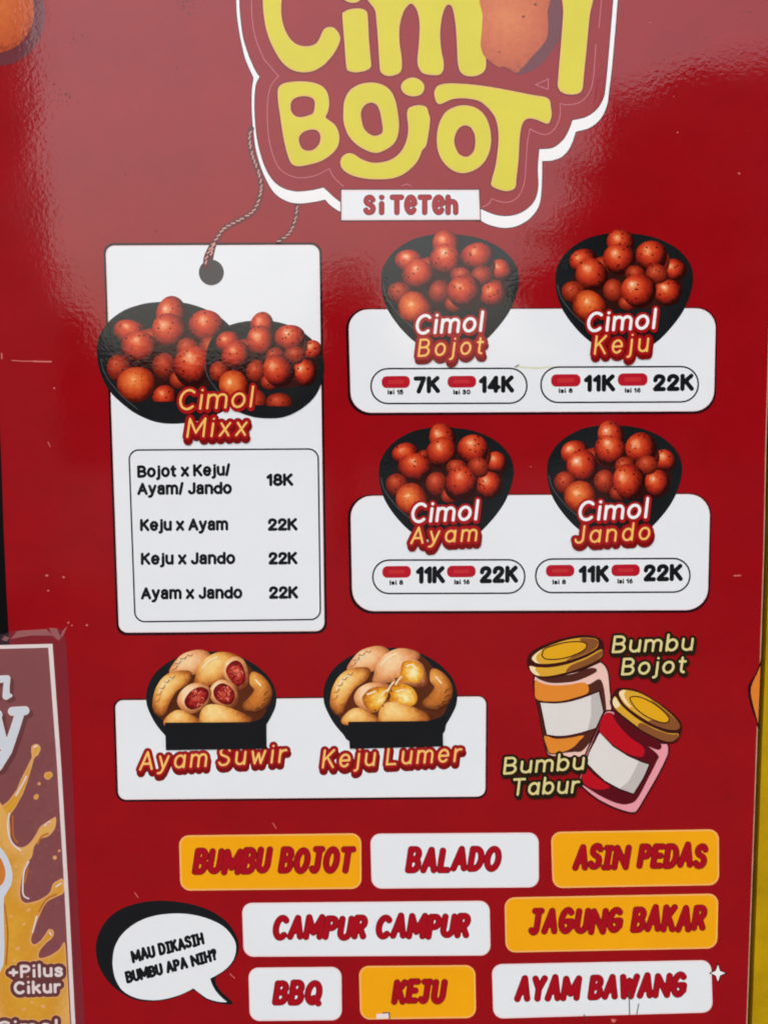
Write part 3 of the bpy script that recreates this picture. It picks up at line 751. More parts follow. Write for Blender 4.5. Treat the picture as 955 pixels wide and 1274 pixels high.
# --- bowls of fried balls (canonical layout measured once)
CB = [ # x, y, rx, ry, kind   (in 5.306-times enlarged pixels of the first bowl)
 (452, 128, 74, 84, 'BALL'), (812, 300, 62, 64, 'BALL'), (205, 243, 80, 66, 'BALL'), (335, 275, 62, 52, 'BALLD'), (443, 232, 86, 92, 'BALL'), (690, 250, 68, 86, 'BALLD'), (655, 215, 90, 88, 'BALL'),
 (262, 335, 90, 92, 'BALL'), (140, 448, 62, 64, 'BALLD'), (408, 440, 60, 66, 'BALLD'), (764, 452, 74, 78, 'BALL'), (545, 335, 56, 52, 'BALLD'), (690, 330, 62, 56, 'BALLD'), (500, 520, 50, 46, 'BALLD'), (572, 440, 93, 100, 'BALL'), (243, 545, 90, 92, 'BALLO')]
BOWL = [(20, 350), (40, 265), (110, 170), (230, 95), (370, 62), (520, 62), (680, 90), (820, 160), (905, 255), (930, 350), (915, 450), (872, 560), (800, 665), (700, 770), (620, 812), (470, 822), (320, 812), (235, 765), (140, 670), (62, 555), (28, 450)]
PILE = ink('printed gap shade', (50, 21, 18), 0.4)  # shade of the gaps between the balls, put into the printed colour
KM = {'BALL': BALL, 'BALLO': BALLO, 'BALLD': BALLD}
def bowl(ox, oy, s, layer, outline=None, extra=(), sy=None, lab=None):
    k = s / 5.306; ky = (sy or s) / 5.306
    T = lambda x, y: (ox + x * k, oy + y * ky)
    out = spline(outline or [T(*p) for p in BOWL], 5)
    bw = field_mesh('bowl_picture', outline_field([out], 0.8), 0.8, BOWLC, board, layer)
    field_mesh('ball_pile', outline_field([spline([T(*p) for p in ((100, 470), (110, 390), (190, 300), (300, 250), (400, 200), (500, 200), (600, 240), (760, 260), (850, 340), (850, 440), (780, 530), (640, 560), (430, 560), (250, 600), (150, 560))], 4)], 0.9), 0.9, PILE, bw, layer + 1)
    rimline = [T(*p) for p in ((34, 400), (52, 470), (95, 540), (165, 620), (250, 690))]
    lettering('bowl_rim', [O(rimline, 5)], 0.55, RIMC, bw, layer + 1, 0.4)
    for n_, (x, y, rx, ry, kd) in enumerate(CB + list(extra)):
        cx, cy = T(x, y)
        cut = cy + ry * ky * 0.35 if (n_ >= len(CB)) else None
        disc('fried_ball', cx, cy, rx * k * 1.2, ry * ky * 1.17, KM[kd], bw, layer + 1.2 + 0.18 * n_, rot=random.uniform(-.4, .4) if cut is None else 0, cut=cut, wob=0.04)
    tag(bw, lab)
    return bw

# --- price cards
def price_card(cs, r):
    sh = [(cs[0][0] - 3.8, cs[0][1] - 1.4), (cs[1][0] + 2.0, cs[1][1] - 1.4), (cs[2][0] + 2.2, cs[2][1] + 3.4), (cs[3][0] - 3.4, cs[3][1] + 3.4)]
    poly('card_shadow', rounded(sh, r + 1.5), SHADOW, board, 1)
    return card('price_card', cs, r, WHITE, PINKW, board, 2, 1.4)
c1 = price_card([(433, 385), (890.2, 383.4), (887.2, 511.6), (436.6, 513.6)], 25)
c2 = price_card([(435.6, 617), (883, 614.6), (879.6, 759), (438.4, 760.4)], 27)
tag(c1, 'white price card with 7K, 14K, 11K and 22K'); tag(c2, 'white price card with 11K and 22K twice')
def pill(cardp, box, chips, prices):
    x0, y0, x1, y1, tilt = box
    cs = [(x0, y0 + tilt), (x1, y0), (x1, y1), (x0, y1 + tilt)]
    frame_line('price_frame', cs, (y1 - y0) / 2 - .5, 2.0, BLACK, cardp, 3)
    for (a0, b0, a1, b1, s, tx0, tx1, by) in chips:
        c = rounded([(a0, b0 + .4), (a1, b0), (a1, b1), (a0, b1 + .4)], (b1 - b0) / 2 - 1)
        poly('size_chip', c, CHIP, cardp, 3)
        mx = (a1 - a0) * .22
        poly('chip_bar', rounded([(a0 + mx, b0 + 5.2), (a1 - mx, b0 + 4.9), (a1 - mx, b1 - 5), (a0 + mx, b1 - 4.7)], 1.6), CHIPW, cardp, 4)
        lettering('count_lettering', text_lines(s, (tx0, by + .2), (tx1, by), 6.2, 0.85, 0.0, 0.36, 0.8), 0.85, BLACK, cardp, 3, 0.3)
    for s, a0, a1, by in prices:
        lettering('price_lettering', text_lines(s, (a0, by + .5), (a1, by - .3), 21.2, 2.6, 0.03, 0.33), 2.8, BLACK, cardp, 3, 0.45)
pill(c1, (460.4, 457.2, 656, 502.6, .5), [(474.6, 467.6, 509.8, 482.6, 'Isî 15', 482, 501.6, 490.8), (556.4, 467.4, 592, 482, 'Isî 30', 563.5, 585, 490.8)], [('7K', 514.4, 547.4, 489.2), ('14K', 595.4, 639.4, 488.6)])
pill(c1, (671.6, 455, 869, 501, .8), [(685, 465.4, 721.8, 480.8, 'Isî 8', 694.6, 712, 489), (768, 464.2, 805, 479.8, 'Isî 16', 776.7, 796.4, 488.6)], [('11K', 726, 765, 487.2), ('22K', 811.6, 862.8, 486.4)])
pill(c2, (462.6, 695.4, 653.4, 739, .5), [(475.4, 704, 511, 718.6, 'Isî 8', 484.5, 501.4, 727.7), (555.8, 703.6, 591.4, 718, 'Isî 16', 564.7, 584, 727)], [('11K', 517.2, 553.6, 725.8), ('22K', 596.2, 644.4, 725.2)])
pill(c2, (665, 693.8, 858.6, 737.6, .8), [(678.7, 702.6, 714, 717.2, 'Isî 8', 686.7, 703.7, 727), (760, 702, 795.4, 716.6, 'Isî 16', 767.5, 786.7, 726)], [('11K', 719.4, 757.4, 724.6), ('22K', 799.8, 849, 723)])

# mixed bowls lie over the tag, the other four over the price cards
zl = Z(120, 360, 5.306)
mo = zl((3, 400), (20, 310), (80, 215), (180, 140), (300, 98), (400, 84), (520, 80), (650, 105), (780, 160), (870, 230), (950, 330), (960, 500), (940, 700), (860, 790), (760, 840), (640, 875), (500, 888), (380, 872), (260, 820), (160, 745), (80, 660), (20, 530))
bowl(118.6, 362, 1.115, 3, mo, [(415, 625, 64, 62, 'BALL')], sy=1.13, lab='larger bowl of red fried balls printed across the white hanging tag')
zr = Z(250, 380, 5.97)
mo2 = zr((40, 430), (48, 320), (90, 230), (160, 170), (240, 138), (330, 118), (430, 112), (540, 118), (660, 150), (780, 215), (880, 320), (915, 440), (900, 560), (850, 670), (770, 750), (680, 805), (590, 834), (480, 838), (380, 826), (260, 780), (150, 690), (70, 570))
bowl(249.2, 383, 0.905, 8, mo2, [(410, 655, 60, 70, 'BALLD'), (575, 665, 76, 64, 'BALLD')], sy=0.945, lab='smaller bowl of red fried balls printed on the right of the white hanging tag')
for ox, oy, s, w_ in ((470, 280, 1.0, 'Bojot'), (686.5, 278.7, 1.0, 'Keju'), (467.4, 520.6, .978, 'Ayam'), (676.3, 517.8, .98, 'Jando')):
    bowl(ox, oy, s, 3, lab='printed bowl of red fried balls above the words Cimol ' + w_)

# --- dish titles: red halo with two words
def title(w1, a0, a1, cap1, w2, b0, b1, cap2, first=PURE, L=14, r=1.5, hr=6.2):
    t1 = text_lines(w1, a0, a1, cap1, r, 0.17, 0.30) if w1 else []
    t2 = text_lines(w2, b0, b1, cap2, r, 0.17, 0.44)
    t = field_mesh('dish_title', stroke_field(t2 + shift(t2, 1.0, 4.5), hr - .2, 0.7), 0.7, HALOD, board, L)
    if t1: field_mesh('title_halo', stroke_field(t1 + shift(t1, .6, 1.5), hr - 1.6, 0.7), 0.7, HALO, t, L + 1)
    field_mesh('title_halo', stroke_field(t2, hr - 1.3, 0.7), 0.7, HALO, t, L + 2)
    if t1:
        if first is PURE:
            lettering('title_lettering', t1, r + 0.35, PURE, t, L + 3, 0.4)
        else:
            duo('title_lettering', t1, r - 0.1, TITLEY, TITLEP, t, L + 3, 0.75, step=0.4)
    duo('title_lettering', t2, r - 0.2, TITLEY, TITLEP, t, L + 3, 0.7, step=0.4)
    return tag(t, 'dish title with red halo reading %s %s' % (w1, w2))
title('Cimol', (516, 416.6), (602, 412.4), 25, 'Bojot', (519, 444.4), (603, 440.8), 23)
title('Cimol', (729, 413.6), (817, 409), 25, 'Keju', (738, 441.8), (808, 437.8), 24.5)
title('Cimol', (510.6, 651), (596, 647), 25, 'Ayam', (510, 677.4), (595, 673.6), 22)
title('Cimol', (718.4, 648.6), (807, 644.6), 25, 'Jando', (713.6, 677), (810, 671.8), 23)
title('Cimol', (221.6, 511), (316.6, 506.8), 26.5, 'Mixx', (231.6, 545), (308.6, 542.4), 25, first=TITLEY)

# --- the card with the two pastry bowls
pc = [(143.4, 871.2), (604.4, 866.4), (603.4, 991), (147.4, 995)]
poly('card_shadow', rounded([(140.6, 869.4), (606.4, 864.8), (605.6, 993.8), (144.6, 997.6)], 12), SHADOW, board, 1)
card('pastry_card', pc, 10, WHITE, PINKW, board, 2, 1.4)
def strip_title(s, p0, p1, cap, L=3):
    t2 = text_lines(s, p0, p1, cap, 1.55, 0.17, 0.42, 0.8)
    t = field_mesh('dish_title', stroke_field(t2 + shift(t2, 1.0, 4.5), 5.4, 0.7), 0.7, HALOD, board, L)
    field_mesh('title_halo', stroke_field(t2, 4.3, 0.7), 0.7, HALO, t, L + 1)
    duo('title_lettering', t2, 1.35, TITLEY, TITLEP, t, L + 2, 0.8, step=0.4)
    tag(t, 'yellow dish title with red halo reading ' + s)
strip_title('Ayam Suwir', (173, 959), (357.5, 949), 24)
strip_title('Keju Lumer', (400, 956.4), (575, 948), 24)
CRIMP = ink('toasted crimp print', (176, 96, 44), 0.1); GLINT = ink('pale crust highlight print', (255, 234, 190), 0.03); SHRED = ink('shredded filling print', (232, 120, 100), 0.1); JMARS = ink('dark filling print', (84, 8, 14), 0.1)
CRUST = ink('dark crust print', (92, 42, 20), 0.3)
def pastry_bowl(z, plinth, kind):
    out = z((38, 380), (48, 300), (95, 210), (180, 135), (300, 80), (430, 60), (560, 62), (680, 95), (800, 165), (885, 255), (920, 350), (915, 430), (885, 500), (850, 560), (800, 640), (500, 690), (230, 680), (165, 625), (100, 545), (52, 450))
    bw = field_mesh('bowl_picture', outline_field([spline(out, 5)], 0.8), 0.8, BOWLC, board, 7)
    L = 8
    shape('bowl_shade', z((90, 430), (110, 320), (170, 220), (240, 150), (360, 90), (520, 85), (680, 110), (780, 210), (860, 300), (860, 430), (780, 530), (500, 550), (200, 550)), CRUST, bw, 7.6)
    def pa(pts, m, name='pastry'):
        nonlocal L
        L += 0.5
        return shape(name, z(*pts), m, bw, L, art=True, step=0.9, grow=1.8 if name == 'pastry' else 1.3 if name == 'cheese' else 0.3)
    pa([(205, 200), (235, 140), (290, 85), (370, 58), (430, 60), (470, 90), (450, 150), (380, 200), (280, 210)], PASTRYP)
    pa([(380, 240), (400, 170), (450, 110), (530, 72), (620, 80), (670, 115), (600, 170), (560, 240), (480, 275), (410, 285), (370, 280)], PASTRYP if kind else PASTRY)
    pa([(90, 420), (105, 330), (150, 250), (220, 205), (310, 195), (340, 215), (310, 270), (240, 320), (190, 400), (160, 480), (140, 500), (105, 470)], PASTRY)
    pa([(760, 205), (820, 230), (870, 290), (885, 350), (860, 420), (790, 465), (720, 455), (700, 420), (740, 380), (780, 320), (750, 270)], PASTRYT)
    if not kind:
        pa([(590, 130), (640, 100), (690, 120), (720, 190), (725, 260), (690, 300), (650, 305), (600, 260), (565, 200)], PASTRYP)
        pa([(595, 150), (640, 120), (680, 135), (705, 190), (712, 255), (680, 288), (650, 290), (610, 250), (580, 195)], FILL, 'filling')
        pa([(480, 320), (510, 275), (560, 258), (620, 290), (655, 350), (640, 410), (600, 435), (540, 420), (490, 380)], PASTRYP)
        pa([(495, 325), (520, 288), (560, 275), (610, 300), (640, 350), (625, 400), (595, 418), (545, 405), (505, 370)], FILL, 'filling')
        pa([(258, 390), (285, 330), (350, 285), (430, 290), (470, 330), (450, 400), (390, 455), (330, 470), (280, 440)], PASTRYP)
        pa([(300, 390), (340, 330), (400, 300), (450, 315), (460, 360), (420, 420), (360, 450), (315, 435)], FILL, 'filling')
    else:
        pa([(560, 150), (610, 140), (670, 160), (705, 220), (715, 290), (660, 310), (580, 285), (510, 290), (490, 300), (540, 230)], PASTRYP)
        pa([(565, 160), (620, 150), (665, 175), (690, 230), (660, 280), (600, 275), (520, 275), (548, 235)], CHEESE, 'cheese')
        pa([(250, 400), (270, 340), (340, 300), (430, 300), (480, 320), (460, 370), (430, 430), (370, 480), (300, 460)], PASTRYP)
        pa([(300, 390), (350, 335), (420, 320), (470, 335), (450, 380), (420, 430), (380, 475), (330, 450)], CHEESE, 'cheese')
        pa([(470, 330), (540, 300), (610, 320), (650, 380), (630, 430), (560, 440), (480, 420), (450, 430), (490, 380)], CHEESE, 'cheese')
        for q in ((516, 262), (486, 340), (468, 366), (462, 396), (430, 442), (380, 470)):
            c = z(q)[0]
            disc('char_spot', c[0], c[1], random.uniform(1.4, 2.6), random.uniform(.8, 1.3), CRUST, bw, L + 1.2, rot=random.uniform(-1, 1), wob=.2)
    def marks(name, lines, r, m, up_=0.9):
        lettering(name, [O(z(*l), 4) for l in lines], r, m, bw, L + up_, 0.35)
    marks('crimp', [((215, 185), (240, 172), (252, 150)), ((236, 140), (262, 138), (276, 118)), ((270, 104), (296, 108), (312, 92)), ((318, 80), (342, 88), (352, 76))], 0.5, CRIMP)
    marks('crimp', [((104, 400), (122, 392), (132, 372)), ((112, 352), (132, 350), (144, 330)), ((132, 306), (154, 308), (166, 290)), ((162, 264), (182, 268), (194, 250)), ((200, 232), (220, 238), (232, 222))], 0.5, CRIMP)
    marks('crimp', [((868, 330), (850, 338), (838, 356)), ((872, 372), (852, 376), (838, 392)), ((850, 412), (832, 412), (820, 428)), ((812, 446), (796, 440), (780, 450))], 0.55, CRUST)
    marks('highlight', [((420, 170), (460, 125), (520, 95)), ((250, 150), (300, 105)), ((125, 330), (160, 275), (220, 235)), ((480, 452), (540, 446)), ((780, 250), (815, 290))], 0.9, GLINT)
    if not kind:
        rr = random.Random(5)
        for cx, cy, w_, h_ in ((648, 205, 44, 66), (562, 345, 54, 52), (382, 375, 62, 56)):
            ls = []
            for _ in range(16):
                a_ = rr.uniform(0, 6.28); q_ = rr.uniform(0, .95) ** .6
                x_, y_ = cx + w_ * q_ * math.cos(a_), cy + h_ * q_ * math.sin(a_)
                t_ = rr.uniform(0, 3.14)
                ls.append(((x_ - 11 * math.cos(t_), y_ - 11 * math.sin(t_)), (x_ + rr.uniform(-4, 4), y_ + rr.uniform(-4, 4)), (x_ + 11 * math.cos(t_), y_ + 11 * math.sin(t_))))
            marks('shredded_filling', ls[:10], 0.65, SHRED); marks('shredded_filling', ls[10:], 0.55, JMARS, 0.95)
    else:
        marks('cheese_strand', [((500, 285), (480, 310), (462, 345)), ((470, 330), (440, 350), (425, 372)), ((480, 420), (455, 428), (430, 452)), ((550, 250), (530, 275), (515, 300))], 0.9, GLINT)
        marks('highlight', [((585, 180), (625, 170), (650, 195)), ((330, 365), (380, 345)), ((520, 345), (570, 335))], 1.0, GLINT)
    pa([(165, 535), (215, 480), (270, 465), (340, 495), (420, 540), (400, 560), (200, 560)], PASTRY)
    pa([(410, 500), (440, 440), (500, 425), (590, 445), (680, 480), (750, 520), (700, 560), (440, 560)], PASTRY)
    poly('bowl_plinth', plinth, BLACK, bw, 16)
pastry_bowl(Z(175, 800, 955 / 175), [(205.4, 899), (310, 898.4), (333, 894), (331.4, 902), (331.6, 931.4), (206.4, 933.4)], 0)
pastry_bowl(Z(395, 795, 955 / 180), [(433, 898), (532, 897), (553, 891), (550.6, 906), (551, 928.6), (435, 931.6)], 1)

# --- two printed spice jars
BROWN = ink('brown print line', (62, 16, 14), 0.06)
GOLD = ink('gold lid print', (226, 170, 52), 0.05); GOLDB = ink('bright gold lid print', (232, 172, 28), 0.04); GOLDD = ink('bronze lid print', (140, 84, 44), 0.06)
CREAML = ink('lid highlight print', (250, 226, 176), 0.03)
JORANGE = ink('jar orange print', (232, 140, 48), 0.03); JPALE = ink('jar glass pink print', (244, 200, 186), 0.03); JBROWN = ink('jar shaded brown print', (84, 38, 30), 0.06)
JRED = ink('jar red print', (190, 14, 30), 0.04); JROSE = ink('jar glass rose print', (240, 158, 168), 0.03); JMAR = ink('jar maroon print', (92, 10, 22), 0.05)
LBL = ink('jar label print', (230, 224, 218), 0.02); LBLS = ink('jar label shade print', (198, 190, 186), 0.02)
j = Z(650, 780, 849 / 120)
J1 = empty('spice_jar_picture'); J1.parent = board; tag(J1, 'drawn spice jar with orange contents and gold lid')
body = j((105, 440), (100, 500), (110, 580), (140, 720), (180, 940), (205, 1070), (240, 1130), (400, 1145), (540, 1130), (640, 1000), (760, 750), (778, 720), (765, 560), (745, 390), (690, 315), (640, 330), (500, 390), (300, 425), (130, 430))
shape('jar_outline', body, BROWN, J1, 1, grow=1.7)
shape('jar_glass', body, JPALE, J1, 2, grow=-0.4)
shape('jar_contents', j((108, 470), (106, 540), (134, 680), (176, 920), (205, 1065), (245, 1122), (370, 1108), (450, 1100), (530, 1085), (640, 940), (715, 790), (735, 740), (690, 470), (560, 510), (300, 530), (160, 510)), JBROWN, J1, 3)
shape('jar_contents', j((110, 470), (106, 560), (130, 640), (300, 655), (450, 625), (575, 575), (545, 490), (400, 508), (250, 512), (150, 488)), JORANGE, J1, 4)
shape('jar_contents', j((190, 960), (215, 1060), (245, 1110), (350, 1100), (440, 1060), (500, 1000), (535, 955), (420, 975), (290, 985)), JORANGE, J1, 4)
shape('label_outline', j((135, 640), (170, 660), (300, 660), (430, 640), (560, 600), (680, 555), (700, 660), (720, 760), (650, 900), (520, 940), (400, 968), (280, 975), (200, 960), (165, 800)), BROWN, J1, 5, smooth=False)
poly('paper_label', spline(j((155, 668), (300, 674), (430, 655), (560, 615), (668, 572)), 4, False) + j((706, 745), (640, 888)) + spline(j((640, 888), (520, 925), (400, 952), (300, 958), (212, 946)), 4, False), LBL, J1, 6)
poly('label_shade', j((600, 602), (668, 572), (706, 745), (640, 888), (570, 908), (600, 780)), LBLS, J1, 7)
shape('lid_shadow', j((120, 430), (230, 490), (420, 485), (540, 450), (650, 390), (600, 360), (400, 420)), JBROWN, J1, 4.5)
shape('lid_outline', j((38, 280), (80, 215), (200, 150), (350, 100), (500, 72), (620, 78), (700, 120), (714, 190), (710, 250), (660, 310), (540, 370), (400, 415), (240, 450), (120, 440), (60, 385), (40, 330)), BROWN, J1, 8)
shape('lid_rim', j((60, 345), (130, 355), (250, 355), (400, 325), (560, 265), (680, 200), (698, 215), (695, 255), (640, 300), (520, 355), (380, 400), (230, 432), (125, 428), (75, 390)), GOLD, J1, 9)
shape('lid_rim', j((420, 340), (560, 280), (690, 208), (700, 240), (640, 300), (520, 355), (385, 398)), GOLDD, J1, 9.5)
shape('lid_rim', j((62, 345), (115, 358), (110, 380), (150, 425), (100, 415), (68, 380)), CREAML, J1, 9.5)
shape('lid_top', j((80, 275), (130, 220), (250, 160), (400, 112), (540, 95), (640, 105), (665, 140), (640, 190), (540, 245), (400, 295), (250, 322), (130, 320)), GOLD, J1, 9)
shape('lid_top', j((500, 108), (590, 100), (650, 115), (662, 150), (620, 200), (520, 250), (380, 300), (450, 250), (560, 180)), GOLDD, J1, 9.3)
shape('lid_top', j((80, 275), (130, 222), (170, 200), (120, 255), (125, 300), (150, 320), (110, 312)), CREAML, J1, 9.4)
e_ = j((165, 240), (190, 190), (280, 155), (400, 128), (510, 125), (565, 150), (550, 200), (460, 250), (340, 285), (220, 290), (175, 270))
shape('lid_centre', e_, BROWN, J1, 10)
shape('lid_centre', e_, GOLDB, J1, 11, grow=-1.5)
k = Z(715, 845, 955 / 140)
J2 = empty('spice_jar_picture'); J2.parent = board; tag(J2, 'drawn spice jar with red contents leaning in front')
body2 = k((240, 300), (300, 270), (420, 330), (700, 530), (780, 550), (790, 620), (770, 680), (700, 820), (590, 1010), (530, 1110), (490, 1132), (420, 1120), (300, 1075), (180, 1010), (60, 910), (40, 850), (60, 760), (100, 620), (180, 440))
shape('jar_outline', body2, BROWN, J2, 12, grow=1.5)
shape('jar_glass', body2, JROSE, J2, 12.6, grow=-0.6)
shape('jar_contents', k((230, 320), (300, 285), (420, 380), (560, 520), (700, 640), (690, 700), (610, 860), (530, 1010), (470, 1055), (380, 1060), (250, 1010), (130, 940), (55, 880), (60, 780), (110, 620), (190, 430)), JMAR, J2, 13.2)
shape('jar_contents', k((232, 322), (300, 290), (360, 380), (460, 490), (560, 560), (590, 610), (560, 660), (440, 630), (320, 560), (210, 450)), JRED, J2, 13.8)
shape('jar_contents', k((62, 780), (100, 760), (180, 830), (290, 905), (250, 935), (160, 930), (70, 880)), JRED, J2, 13.8)
shape('lid_shadow', k((330, 280), (420, 330), (560, 430), (720, 540), (710, 600), (600, 560), (470, 490), (380, 400)), JMAR, J2, 14.2)
lab = k((200, 440), (320, 555), (440, 635), (560, 690), (642, 712), (600, 830), (500, 985), (380, 950), (250, 880), (160, 800), (85, 715), (110, 620))
poly('label_outline', lab, BROWN, J2, 14.5)
lab2 = k((208, 455), (320, 572), (440, 650), (560, 705), (625, 724), (580, 830), (494, 970), (380, 930), (255, 862), (170, 785), (97, 708), (120, 625))
poly('paper_label', lab2, LBL, J2, 15)
poly('label_shade', k((540, 698), (625, 724), (580, 830), (494, 970), (375, 928), (450, 870), (500, 780)), LBLS, J2, 15.6)
shape('lid_outline', k((295, 200), (310, 150), (350, 85), (400, 72), (520, 90), (650, 160), (780, 250), (880, 340), (905, 400), (895, 470), (860, 530), (790, 545), (680, 510), (560, 445), (430, 350), (330, 260)), BROWN, J2, 16)
shape('lid_rim', k((318, 200), (325, 160), (345, 150), (400, 230), (520, 330), (640, 400), (780, 455), (875, 465), (850, 515), (790, 530), (690, 498), (570, 432), (440, 335), (345, 255)), GOLD, J2, 16.6)
shape('lid_rim', k((560, 370), (680, 425), (800, 465), (872, 470), (850, 515), (790, 530), (690, 498), (540, 415)), GOLDD, J2, 17)
shape('lid_rim', k((318, 200), (326, 162), (345, 160), (380, 220), (350, 245), (335, 235)), CREAML, J2, 17)
shape('lid_top', k((372, 130), (390, 95), (440, 92), (540, 115), (660, 180), (780, 270), (870, 360), (885, 410), (850, 430), (760, 420), (640, 370), (520, 295), (420, 215)), GOLD, J2, 17)
shape('lid_top', k((640, 175), (760, 260), (870, 360), (885, 410), (850, 430), (760, 420), (620, 360), (700, 340), (760, 310)), GOLDD, J2, 17.4)
shape('lid_top', k((374, 130), (390, 98), (430, 96), (415, 130), (440, 190), (480, 240), (430, 210)), CREAML, J2, 17.5)
e2 = k((460, 170), (480, 145), (540, 145), (620, 175), (720, 240), (790, 310), (800, 350), (770, 375), (700, 365), (600, 320), (510, 250))
shape('lid_centre', e2, BROWN, J2, 18)
shape('lid_centre', e2, GOLDB, J2, 18.6, grow=-1.5)
def jar_text(l1, l2):
    tl = text_lines(*l1, 22, 1.6, 0.17, 0.33) + text_lines(*l2, 22, 1.6, 0.17, 0.33)
    t = lettering('spice_title', tl + shift(tl, 1, 2), 4.6, OLIVE, board, 20, 0.6)
    lettering('title_lettering', tl, 1.5, CREAM, t, 21, 0.4)
jar_text(('Bumbu', (760.4, 812.8), (863, 809.6)), ('Bojot', (772, 840.6), (854.6, 837.4)))
jar_text(('Bumbu', (625.4, 964), (728, 957.8)), ('Tabur', (635.6, 990.4), (721, 987)))

# --- flavour labels
def flavour(cs, orange, s, p0, p1, cap, sd):
    lab = card('flavour_label', cs, 12.5, ORANGE if orange else WHITE, PEACH if orange else PINKW, board, 2, 2.0)
    tl = text_lines(s, p0, p1, cap, 3.7, 0.17, 0.40, 0.98, jit=1.1, seed=sd)
    duo('flavour_lettering', tl, 4.15, DKRED, DKRED2, lab, 3, 0.7, step=0.5)
    tag(lab, '%s rounded flavour label reading %s' % ('orange' if orange else 'white', s.replace('~', 'J').replace('|', 'I')))
flavour([(222.6, 1039.4), (449.2, 1036.6), (449.6, 1105.8), (224.6, 1108.2)], 1, 'BUMBU BO~OT', (239, 1088.4), (442, 1085.6), 33, 1)
flavour([(460.4, 1037.2), (669.6, 1035.8), (670, 1104), (462.2, 1105.6)], 0, 'BALADO', (503.8, 1085.8), (624.4, 1084.4), 32, 2)
flavour([(684.8, 1035), (893.6, 1031.6), (894, 1101.2), (687, 1105)], 1, 'AS|N PEDAS', (711.6, 1082.8), (881, 1079.8), 32, 3)
flavour([(301, 1123.4), (608.6, 1120.6), (610, 1188.8), (303.2, 1190.4)], 0, 'CAMPUR CAMPUR', (337.8, 1170.4), (586, 1167.4), 31, 4)
flavour([(627.2, 1116.6), (893, 1111.6), (891.6, 1180), (628.6, 1185.2)], 1, '~AGUNG BAKAR', (656.4, 1164), (880, 1158.4), 33, 5)
flavour([(309, 1204), (424.6, 1202.8), (425.2, 1269.4), (310.8, 1270.4)], 0, 'BBQ', (338.6, 1250.8), (402, 1249.4), 31, 6)
flavour([(446.2, 1201.8), (591, 1200.6), (592, 1266.6), (448, 1268.6)], 1, 'KE~U', (486.6, 1250), (556, 1248.6), 31, 7)
stick = poly('price_sticker_scrap', [(467.6, 1261.6), (483.2, 1260.6), (483.6, 1267), (468.4, 1267.8)], PINKW, board, 4)
lettering('scrap_edge', [[(476, 1260.4), (484, 1260), (484.4, 1267.4)]], 0.7, GREY, board, 3.5, 0.3)
flavour([(611.4, 1199.6), (884, 1194.4), (886, 1259.6), (613.4, 1267.4)], 0, 'AYAM BAWANG', (639.6, 1247), (855.4, 1240), 32, 8)
st = [(892.4 + 13.5 * math.cos(i * math.pi / 4) * (1 if i % 2 == 0 else .36) * (.86 if i in (0, 4) else 1), 1210.8 + 13.5 * math.sin(i * math.pi / 4) * (1 if i % 2 == 0 else .36)) for i in range(8)]
sk = poly('sparkle', st, SHADOW, board, 3)
poly('sparkle_face', [(892.4 + (x - 892.4) * .78, 1210.8 + (y - 1210.8) * .78) for x, y in st], PURE, sk, 4)

# --- speech bubble
q = Z(115, 1115, 955 / 190)
bsh = shape('bubble_shadow', q((22, 330), (38, 240), (90, 150), (170, 85), (280, 45), (400, 28), (520, 33), (650, 58), (760, 102), (850, 170), (905, 260), (915, 330), (890, 400), (840, 460), (770, 515), (800, 590), (880, 672), (780, 668), (700, 640), (630, 590), (500, 640), (370, 658), (260, 645), (160, 590), (90, 520), (40, 430)), BLACK, board, 1)
bub = field_mesh('speech_bubble', outline_field([O(q((632, 576), (560, 612), (460, 642), (370, 650), (270, 635), (190, 590), (148, 525), (130, 455), (128, 390), (142, 315), (185, 240), (260, 175), (360, 130), (480, 110), (600, 112), (720, 140), (820, 190), (880, 260), (898, 320), (885, 390), (840, 450), (780, 492), (736, 515))) + O(q((736, 515), (755, 565), (790, 615), (842, 663))) + O(q((842, 663), (790, 660), (720, 640), (665, 602), (632, 576)))], 0.6), 0.6, WHITE, board, 2)
lettering('bubble_lettering', text_lines('MAU D|KAS|H', q((250, 420))[0], q((708, 300))[0], 16, 2.0, 0.06, 0.36, 0.85, jit=.6, seed=3), 1.95, BLACK, bub, 3, 0.4)
lettering('bubble_lettering', text_lines('BUMBU APA N|H?', q((215, 550))[0], q((790, 400))[0], 15.6, 2.0, 0.06, 0.36, 0.85, jit=.6, seed=5), 1.95, BLACK, bub, 3, 0.4)

# --- edge picture cut off by the board's right side, scratches and specks
ep = poly('snack_picture', O([(946.2, 817), (944, 826), (938.4, 839), (930.6, 852), (929.8, 862), (933, 878), (939, 895), (943.4, 913)]), SHADOW, board, 2)
poly('snack_face', O([(945.4, 828), (941, 838), (934.6, 852), (933.4, 862), (936, 876), (942.4, 900)]), ink('snack orange print', (226, 128, 44), 0.1), ep, 3)
SCR = ink('worn scratch', (212, 104, 98), 0.1, 0.3); SPK = ink('white speck', (214, 120, 112), 0.05, 0.3)
lettering('scratch', [[(15, 448.5), (30, 449.4), (45, 449.2)], [(912, 716.4), (921, 716)], [(60, 650 - 100), (63, 556)], [(339.5, 1024), (343.5, 1030.5)], [(167.8, 1110.6), (172, 1116.6)], [(286, 1211.5), (292, 1217)], [(760, 1268), (766, 1269)]], 0.55, SCR, board, 2, 0.3)
lettering('scratch', [[(42, 449.6), (64, 450)], [(913, 716.3), (920, 716)], [(2.5, 440), (2.6, 446)]], 0.9, SCR, board, 3, 0.3)
rs = random.Random(9)
